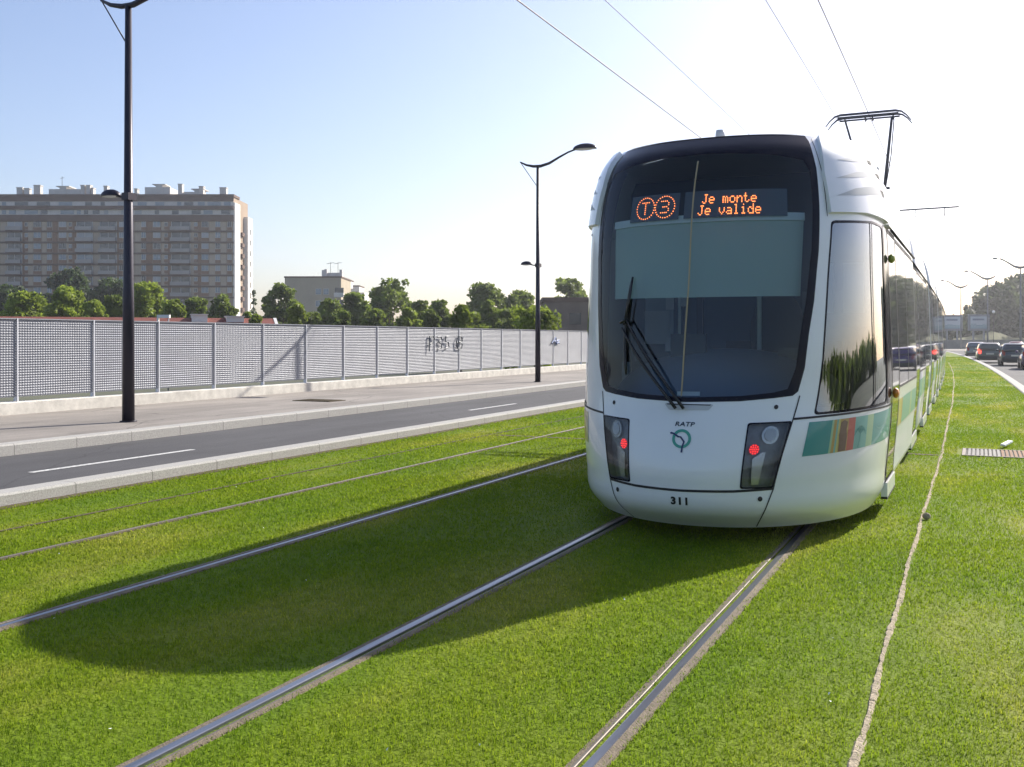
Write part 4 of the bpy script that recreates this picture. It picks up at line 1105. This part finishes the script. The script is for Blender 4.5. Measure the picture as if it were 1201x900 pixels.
for i, (u, v, hw, Z, k, lb) in enumerate((
    (290, 366, 12, 84, 'green', 'low hedge-like shrub right of the apartment block, under the conifer'),
    (300, 369, 10, 70, 'bright', 'small light shrub between the conifer and the round dense tree'),
    (365, 366, 14, 82, 'green', 'low shrub below the windows of the beige block'),
    (402, 364, 14, 84, 'green', 'low shrub between the two trees before the beige block'),
    (438, 362, 15, 86, 'green', 'low shrub at the left foot of the tallest tree'),
    (478, 360, 16, 84, 'bright', 'light shrub at the right foot of the tallest tree'),
    (504, 363, 14, 76, 'green', 'low shrub between the two small middle trees'),
    (556, 366, 18, 66, 'bright', 'low light shrub between the young tree and the tall tree'),
    (595, 362, 17, 80, 'green', 'low shrub left of the far lamp post'),
    )):
    tree(u, v, hw, Z, k, lb, 60 + i, base=.02, n=34, nleaf=3600, peak=.4, group='shrubs behind the fence', name='shrub')
# wood beyond the right-hand road: one hazy mass
rng = random.Random(9); cl = []
prof = [(1113, 367), (1122, 368), (1134, 366), (1141, 362), (1147, 348), (1154, 336), (1162, 331), (1171, 330), (1180, 327), (1188, 321), (1197, 319), (1215, 316), (1240, 308), (1280, 300), (1330, 306), (1390, 296), (1450, 310), (1530, 290), (1620, 300), (1720, 285)]
for (u0, v0), (u1, v1) in zip(prof, prof[1:]):
    k = max(3, int((u1 - u0) / 3.5))
    for i in range(k):
        t = (i + rng.random() * .6) / k; Z = rng.uniform(205, 250) if u0 < 1240 else rng.uniform(130, 170)
        u, vt = u0 + (u1 - u0) * t, v0 + (v1 - v0) * t
        top = hz(vt + 2, Z)
        for q in range(6):
            r = rng.uniform(1.3, 2.6); z = top - r - (top - 1.5) * (q / 5.5) ** 1.2 * rng.uniform(.85, 1)
            p = at(u + rng.uniform(-2, 2), Z + rng.uniform(-4, 4)); cl.append((p.x, p.y, max(.6, z), r))
tag(leaf_mesh('wood', cl, 95000, .58, 4, LM['hazy'], None), kind='stuff')
# unseen trees added behind and right of the camera to darken the tram's reflections
cl = []
for i in range(150):
    x = -150 + i * 2.2 + rng.uniform(-1, 1); r = rng.uniform(1.6, 3.2); cl.append((x, -70 - .15 * abs(x) + rng.uniform(-6, 6), rng.uniform(1, 9.5), r))
for i in range(330):
    r = rng.uniform(1.3, 2.3); y_ = -90 + i * .6; cl.append((62 + rng.uniform(-4, 8), y_, rng.uniform(.3, 1.6) + 1.2 * (.5 + .5 * math.sin(y_ * .09)) * rng.random() + .8 * math.sin(y_ * .31) ** 4, r))
tag(leaf_mesh('reflection_trees', cl, 60000, .6, 5, LM['green'], None), kind='stuff')

# grassy bank, wall and boards at the end of the right road
M['bank'] = mat('dry_bank', (.12, .12, .045), .95, var=.35, vscale=.4)
mb = MB()
pts = [(1118, 398, 196), (1135, 396, 196), (1150, 393, 196), (1163, 389, 196), (1175, 392, 196), (1187, 397, 196), (1230, 399, 196)]
o_ = len(mb.v)
for u, v, Z in pts: mb.v += [tuple(at(u, Z - 4, .2)), tuple(at(u, Z, hz(v, Z))), tuple(at(u, Z + 14, hz(v, Z) + .2))]
for i in range(len(pts) - 1):
    for j in range(2):
        a = i * 3 + j; mb.f.append([a, a + 3, a + 4, a + 1]); mb.mi.append(0); mb.sm.append(True)
struct(mb.build('grass_bank', M['bank']))
mb = MB(); a, b = at(1100, 176), at(1205, 176); d = (b - a).normalized(); nrm = Vector((-d.y, d.x, 0)) * .3
mb.loft([[tuple(p + Vector((0, 0, -.3))), tuple(p + Vector((0, 0, hz(398.6, 176)))), tuple(p + nrm + Vector((0, 0, hz(398.6, 176)))), tuple(p + nrm + Vector((0, 0, -.3)))] for p in [a.lerp(b, t / 6) for t in range(7)]], 0, False)
tag(mb.build('retaining_wall', mat('grey_wall', (.26, .26, .25), .9, var=.15, vscale=.8)), 'low grey wall across the end of the right road below the billboards', 'wall')
mb = MB(); a, b = at(1100, 158), at(1147, 152)
struct(mb.add([tuple(at(1100, 150, -.19)), tuple(at(1146, 146, -.19)), tuple(at(1152, 172, -.19)), tuple(at(1100, 172, -.19))], [(0, 1, 2, 3)]).build('pavement', M['pavement']))
def board(u0, u1, v0, v1, Z, label, seed):
    a = at((u0 + u1) / 2, Z, 0); o = empty('billboard', tuple(a), PSI, label, 'billboard', 'billboards at the end of the road')
    wd = (u1 - u0) / F * Z / 2; z0, z1 = hz(v1, Z), hz(v0, Z); fr_ = .38
    MB().box(-wd, wd, 0, .3, z0, z1).build('frame', M['bframe'], o)
    mb = MB(); xs0, xs1, zz0, zz1 = -wd + fr_, wd - fr_, z0 + fr_, z1 - fr_; hgt = zz1 - zz0
    mb.box(xs0, xs1, -.02, -.005, zz0, zz0 + hgt * .30, 1).box(xs0, xs1, -.02, -.005, zz0 + hgt * .30, zz1, 0)
    mb.box(xs0 + .4, xs1 - .6, -.03, -.021, zz1 - .75, zz1 - .4, 2)
    rr = random.Random(seed)
    for k in range(6): x = xs0 + (xs1 - xs0) * (k + .2) / 6; mb.box(x, x + .45, -.03, -.021, zz0 + hgt * .1, zz0 + hgt * rr.uniform(.2, .42), 3)
    mb.build('poster', [M['posterA'], M['posterB'], M['posterC'], M['posterD']], o)
    for x in (-wd * .5, wd * .5): MB().box(x - .15, x + .15, .05, .25, -.3, z0).build('leg', M['bframe'], o)
M['bframe'] = mat('board_frame', (.22, .24, .28), .5); M['posterA'] = mat('poster_pale', (.48, .54, .60), .5); M['posterB'] = mat('poster_blue', (.22, .33, .42), .5); M['posterC'] = mat('poster_print', (.20, .24, .33), .5); M['posterD'] = mat('poster_shapes', (.32, .42, .48), .5)
board(1105, 1129, 369.5, 388, 190, 'billboard beside the tram\'s far end, behind the farthest lamp', 1)
board(1135.8, 1160.6, 369, 388, 188, 'billboard at the edge of the dark wood, behind the middle lamp', 2)
p = at(1165.3, 150); o = empty('globe_lamp', tuple(p), 0, 'small white globe lamp on a thin pole before the dark wood', 'globe lamp')
zz = hz(366, 150); MB().tube([(0, 0, -.3), (0, 0, zz - .2)], .04, 6).build('pole', M['lamp'], o); MB().sphere((0, 0, zz), .22, .22, .22, 12, 8).build('globe', mat('globe_glass', (.85, .85, .85), .3), o)

# ------------------------------------------------------------------ buildings on the left
M['render'] = mat('facade_render', (.31, .235, .17), .9, var=.10, vscale=.25); M['slab'] = mat('facade_brown', (.125, .08, .06), .9, var=.12, vscale=.3); M['bwhite'] = mat('white_render', (.70, .68, .64), .9, var=.06, vscale=.3)
M['pale'] = mat('pale_attic', (.54, .52, .49), .9, var=.12, vscale=.6); M['orange'] = mat('brick_panel', (.22, .13, .08), .9, var=.2, vscale=1)
M['cream'] = mat('cream_panel', (.40, .33, .25), .9, var=.12, vscale=.5)
M['pane1'] = mat('pane_dark', (.025, .03, .04), .15, spec=.7); M['pane2'] = mat('pane_curtain', (.34, .36, .38), .5); M['pane3'] = mat('pane_blue', (.15, .20, .25), .2, spec=.7); M['wframe'] = mat('window_frame', (.50, .49, .47), .6); M['rail'] = mat('balcony_rail', (.32, .30, .28), .6)
def apartment():
    Z = 254.0; k = Z / F
    a = at(273.6, Z, 0); o = empty('apartment_block', tuple(a), PSI, 'long many-storeyed brown and beige apartment block behind the trees', 'building')
    X = lambda cx: (cx / 3.874 - 273.6) * k           # crop x -> metres left of the corner
    x0 = X(-560)
    top = 38.4
    MB().box(x0, 0, 0, 14, -1, 37.8).build('wall', M['render'], o)
    MB().box(x0 - .3, .25, -.35, 5.25, 37.8, 38.45).build('roof', M['slab'], o)
    MB().box(x0, .12, -.18, 0, 36.65, 37.8).box(x0, .12, -.6, 0, 34.55, 35.5).box(x0, .1, -.35, 0, 31.5, 33.2).build('cornice', M['slab'], o)
    MB().box(x0, .05, -.06, 0, 35.5, 36.65).box(x0, .05, -.05, 0, 33.2, 34.55).build('attic_wall', M['pale'], o)
    sl = MB()
    for f in range(0, 11): sl.box(x0, .1, -.30, 0, 28.75 - 2.81 * f, 29.2 - 2.81 * f)
    sl.build('floor_band', M['slab'], o)
    # end wall in the sun
    MB().box(.002, .42, 0, 5.0, -1, 36.4).build('end_wall', M['bwhite'], o)
    MB().box(.002, .2, 5.0, 9.2, -1, 35).build('end_wall', M['render'], o)
    MB().box(.0, 1.3, 9.2, 14, -1, 33.8).build('end_wall', M['bwhite'], o)
    eb = MB()
    for f in range(10): eb.box(.2, .75, 6.0, 8.2, 28.4 - 2.81 * f, 29.4 - 2.81 * f, 0); eb.box(1.3, 1.34, 11.0, 12.2, 29.3 - 2.81 * f, 30.7 - 2.81 * f, 1)
    eb.build('end_balcony', [M['slab'], M['pane1']], o)
    vp = MB()
    for c0, c1, mi_ in ((2, 30, 0), (104, 114, 1), (128, 150, 0), (192, 212, 0), (240, 262, 1), (303, 311, 0), (330, 346, 1), (426, 450, 0), (534, 543, 1), (563, 600, 0), (615, 642, 0), (664, 692, 1), (735, 748, 0), (763, 778, 1), (868, 882, 0), (900, 914, 1), (952, 980, 0), (1003, 1028, 0), (-60, -20, 0), (-230, -180, 0)):
        vp.box(X(c0), X(c1), -.05, .0, 6, 31.6, mi_)
    vp.build('facade_panel', [M['cream'], M['orange']], o)
    # windows: one mesh per look, copied
    rr = random.Random(2)
    def wmesh(wd, hh, pm, sill=True):
        mb = MB().box(-wd / 2, wd / 2, -.10, .02, 0, hh, 0).box(-wd / 2 + .1, -.05, -.14, -.11, .1, hh - .1, 1).box(.05, wd / 2 - .1, -.14, -.11, .1, hh - .1, 1)
        mb.box(-wd / 2, wd / 2, -.12, .0, -.75, -.02, 2)
        me = mb.build('window', [M['wframe'], pm, M['orange']], o); return me
    src = {}
    cols = [(120, .8), (170, 1.9), (225, 1.2), (285, 1.9), (320, .8), (552, 1.2), (653, 1.2), (713, 1.9), (755, .9), (890, .9), (932, 1.8), (990, 1.3), (1043, 1.1)]
    for f in range(7):
        zb = 29.2 - 2.81 * f + .95 if f else 29.25 + .85
        for cx, wd in cols:
            pm = rr.choice(['pane1', 'pane1', 'pane2', 'pane3', 'pane3'])
            if wd < 1: zb2, hh = zb + .2, 1.0
            else: zb2, hh = zb, 1.5
            key = (wd, pm)
            if key in src: w_ = src[key].copy(); COL.objects.link(w_); w_.parent = o
            else: w_ = wmesh(wd, hh, M[pm]); src[key] = w_
            w_.location = (X(cx), 0, zb2)
    bs = {}
    for f in range(8):
        zb = 29.2 - 2.81 * f
        for c0, c1 in ((35, 100), (350, 422), (455, 530), (780, 865), (-300, -235), (-160, -90)):
            wd = X(c1) - X(c0); st = rr.choice([0, 0, 0, 1, 2]); key = (round(wd, 2), st)
            if key in bs: b_ = bs[key].copy(); COL.objects.link(b_); b_.parent = o
            else:
                mb = MB().box(-wd / 2, wd / 2, -.06, .0, .05, 2.3, [1, 2, 3][st])
                for q in range(3): mb.box(-wd / 2 + wd * q / 2 - .07, -wd / 2 + wd * q / 2 + .07, -.12, -.06, .05, 2.3, 0)
                mb.box(-wd / 2 - .1, wd / 2 + .1, -1.1, -.2, -.12, .06, 4).box(-wd / 2 - .1, wd / 2 + .1, -1.12, -1.06, .06, 1.0, 5)
                b_ = mb.build('balcony', [M['wframe'], M['pane1'], M['pane3'], M['pane2'], M['slab'], M['rail']], o); bs[key] = b_
            b_.location = ((X(c0) + X(c1)) / 2, 0, zb)
    at_ = MB()
    for zz, hh in ((35.6, .9), (33.4, 1.0)):
        cx = 10
        while cx < 1050:
            wdt = rr.choice([18, 30, 40, 60]); 
            at_.box(X(cx), X(cx + wdt), -.12, -.05, zz, zz + hh, rr.choice([0, 1, 1, 2])); cx += wdt + rr.choice([14, 22, 40, 60])
    at_.build('attic_window', [M['pane1'], M['pane3'], M['pane2']], o)
    for c0, c1, h_ in ((62, 88, 1.9), (96, 118, 1.7), (140, 170, 2.5), (355, 372, 2.5), (380, 398, 2.5), (403, 412, 1.8), (460, 476, 2.3), (558, 575, 2.6), (600, 613, 1.6), (800, 818, 2.8), (895, 915, 2.2), (990, 1020, 1.9), (-60, -30, 2.2), (-200, -170, 2.4)):
        MB().box(X(c0), X(c1), 1.5, 3.0, 38.4, 38.4 + h_).box(X(c0) - .1, X(c1) + .1, 1.4, 3.1, 38.4 + h_, 38.6 + h_).build('chimney', M['pale'], o)
    for c0, c1, h_ in ((205, 350, 1.7), (645, 760, 2.2), (822, 870, 1.0)):
        MB().box(X(c0), X(c1), 2, 8, 38.4, 38.4 + h_).box(X(c0 + 50), X(c0 + 80), 1.9, 6, 38.4, 39.0 + h_).box(X(c0 + 35), X(c0 + 95), 1.8, 6, 39.0 + h_, 39.2 + h_).build('roof_hut', M['pale'], o)
    MB().tube([(X(258), 3, 40), (X(258), 3, 43.5)], .06, 5).tube([(X(250), 3, 43), (X(268), 3, 43.2)], .05, 4).build('aerial', M['under'], o)
apartment()
def beige_block():
    Z = 230.0; k = Z / F; a = at(334, Z, 0); o = empty('apartment_block', tuple(a), PSI, 'small plain beige block of flats with aerials on its flat roof', 'building')
    W_ = (400 - 334) * k; top = hz(326, Z)
    MB().box(0, W_, 0, 14, -1, top).build('wall', M['beige'], o)
    MB().box(-.15, W_ + .15, -.15, 14.1, top, top + .35).build('roof', M['slab'], o)
    for f in range(5):
        for u in (373.5, 382.5): 
            x = (u - 334) * k; z = top - 2.6 - 2.75 * f - 1.3
            MB().box(x - .65, x + .65, -.07, .01, z, z + 1.4, 0).box(x - .55, x + .55, -.1, -.07, z + .1, z + 1.3, 1).build('window', [M['wframe'], M['pane3']], o)
        x = (397.5 - 334) * k; z = top - 4.2 - 2.75 * f
        MB().box(x - 1.0, x + 1.2, -1.0, .01, z - .3, z + .7, 0).box(x - .9, x + 1.1, -.05, .01, z + .72, z + 1.9, 1).build('balcony', [M['pale'], M['pane1']], o)
    for u, h_ in ((376, 2.0), (379, 2.2), (397, 2.1)): x = (u - 334) * k; MB().box(x - .3, x + .3, 3, 4, top, top + h_).build('chimney', M['pale'], o)
    MB().box((380 - 334) * k, (396 - 334) * k, 3.5, 8, top, top + 1.4).build('roof_hut', M['pale'], o)
    for u in (383, 392): x = (u - 334) * k; MB().tube([(x, 5, top), (x, 5, top + 4)], .05, 4).tube([(x - .9, 5, top + 3.6), (x + .9, 5, top + 3.9)], .05, 4).build('aerial', M['under'], o)
    a = at(402, 250, 0); o = empty('apartment_block', tuple(a), PSI, 'pale narrow block of flats stepping down behind the beige block', 'building'); k = 250 / F
    t1, t2 = hz(329, 250), hz(336, 250)
    MB().box(0, 1.4, 0, 8, -1, t1).box(1.4, 2.4, .8, 8, -1, t1 - 2).box(2.4, 4.0, 1, 9, -1, t2).box(4.0, 5.2, 1.6, 9, -1, t2 - 1.4).build('wall', M['bwhite'], o)
    for i, (x, t) in enumerate(((.7, t1), (3.2, t2))):
        for f in range(5): MB().box(x - .4, x + .4, -.08 if i == 0 else .93, .02 if i == 0 else 1.02, t - 2.6 - 2.75 * f, t - 1.3 - 2.75 * f).build('window', M['pane1'], o)
    MB().box(2.3, 4.1, .9, 9.1, t2, t2 + .3).box(-.1, 1.5, -.1, 8.1, t1, t1 + .3).build('roof', M['slab'], o)
M['beige'] = mat('beige_render', (.37, .315, .23), .9, var=.08, vscale=.3)
beige_block()
def brown_block():
    Z = 105.0; k = Z / F; a = at(638, Z, 0); o = empty('flat_building', tuple(a), PSI, 'low dark brown flat-roofed building right behind the fence\'s far end', 'building')
    W_ = 150 * k; top = hz(354, Z)
    MB().box(0, W_, 0, 12, -1, top).build('wall', M['brownwall'], o); MB().box(-.2, W_ + .2, -.2, 12.2, top, top + .45).build('roof', M['slab'], o)
    for i in range(7):
        for f in range(2): x = 1.2 + i * 2.1; MB().box(x - .6, x + .6, -.06, .02, top - 2.4 - 2.2 * f, top - 1.2 - 2.2 * f).build('window', M['pane1'], o)
M['brownwall'] = mat('brown_wall', (.15, .115, .095), .9, var=.2, vscale=.5)
brown_block()
def shed():
    Z = 62.0; a = at(-90, Z, 0); b = at(329.5, Z + 8, 0); d = (b - a); L = d.length; rz = math.atan2(d.y, d.x)
    o = empty('long_shed', tuple(a), rz, 'long low shed with dark red roof and white gable, just above the fence', 'building')
    zr = hz(371.2, 66); ze = zr - 1.3
    MB().box(0, L, 0, 6, -.5, ze).build('wall', M['bwhite'], o)
    mb = MB().loft([[(x, -.4, ze - .15), (x, 3, zr), (x, 6.4, ze - .15), (x, 3, zr - .15)] for x in (-.2, L - .12)], 0, False); mb.build('roof', mat('red_tiles', (.19, .055, .04), .9, var=.25, vscale=2), o)
    mb = MB().loft([[(x, -.45, ze - .2), (x, 3, zr + .04), (x, 6.45, ze - .2), (x, 5.9, ze - .3), (x, 3, zr - .3), (x, .1, ze - .3)] for x in (L - .12, L + .1)], 0, False); mb.build('gable', M['bwhite'], o)
    for u0, u1, hh in ((218, 238, .20), (263, 286, .08)):
        k = Z / F * 1.05; x0 = (u0 + 90) / 419.5 * L; x1 = (u1 + 90) / 419.5 * L
        MB().box(x0, x1, 2.2, 3.6, zr - .3, zr + hh).box(x0 - .06, x1 + .06, 2.1, 3.7, zr + hh, zr + hh + .06).build('roof_vent', M['bwhite'], o)
shed()
CM['white'] = mat('car_paint_white', (.75, .75, .74), .35, coat=.5)
o = empty('site_lamp', tuple(at(192, 26, -.3)), PSI, 'small white floodlight on a post standing behind the fence', 'floodlight')
zt = hz(369.5, 26); MB().tube([(.12, 0, 0), (.12, 0, zt + .2)], .02, 6).build('post', M['fence'], o)
MB().box(-.16, .16, -.06, .06, zt + .22, zt + .30, 0).box(-.16, -.13, -.05, .05, zt + .1, zt + .22, 0).build('head', CM['white'], o)

# ------------------------------------------------------------------ air
hm = bpy.data.materials.new('haze'); hm.use_nodes = True; t = hm.node_tree; t.nodes.clear()
ho = t.nodes.new('ShaderNodeOutputMaterial'); pv = t.nodes.new('ShaderNodeVolumePrincipled')
pv.inputs['Color'].default_value = (.92, .95, 1, 1); pv.inputs['Density'].default_value = HAZE; pv.inputs['Anisotropy'].default_value = .55
t.links.new(pv.outputs[0], ho.inputs['Volume'])
hb = MB().box(-420, 420, -140, 460, -1.5, 52).build('haze', hm); hb['kind'] = 'stuff'

# pale flecks lying in the lawn
rng = random.Random(21); mb = MB()
for i in range(45):
    Z = 3.6 * (8 ** rng.random()); p = at(rng.uniform(20, 1190), Z)
    if not (-7.8 < p.x - bend(p.y) < 1.1): continue
    if any(abs(p.x - bend(p.y) - rx) < .12 for rx, _ in RAILS): continue
    q = rng.uniform(.004, .008) * (1 + Z * .04); a = rng.uniform(0, 6.28)
    mb.add([(p.x + q * math.cos(a + t) * (1 if k % 2 else .6), p.y + q * math.sin(a + t) * (1 if k % 2 else .6), .026 + rng.uniform(-.006, .008)) for k, t in enumerate((0, 1.57, 3.14, 4.71))], [(0, 1, 2, 3)])
mb.build('fallen_petals', M['paper'])['kind'] = 'stuff'
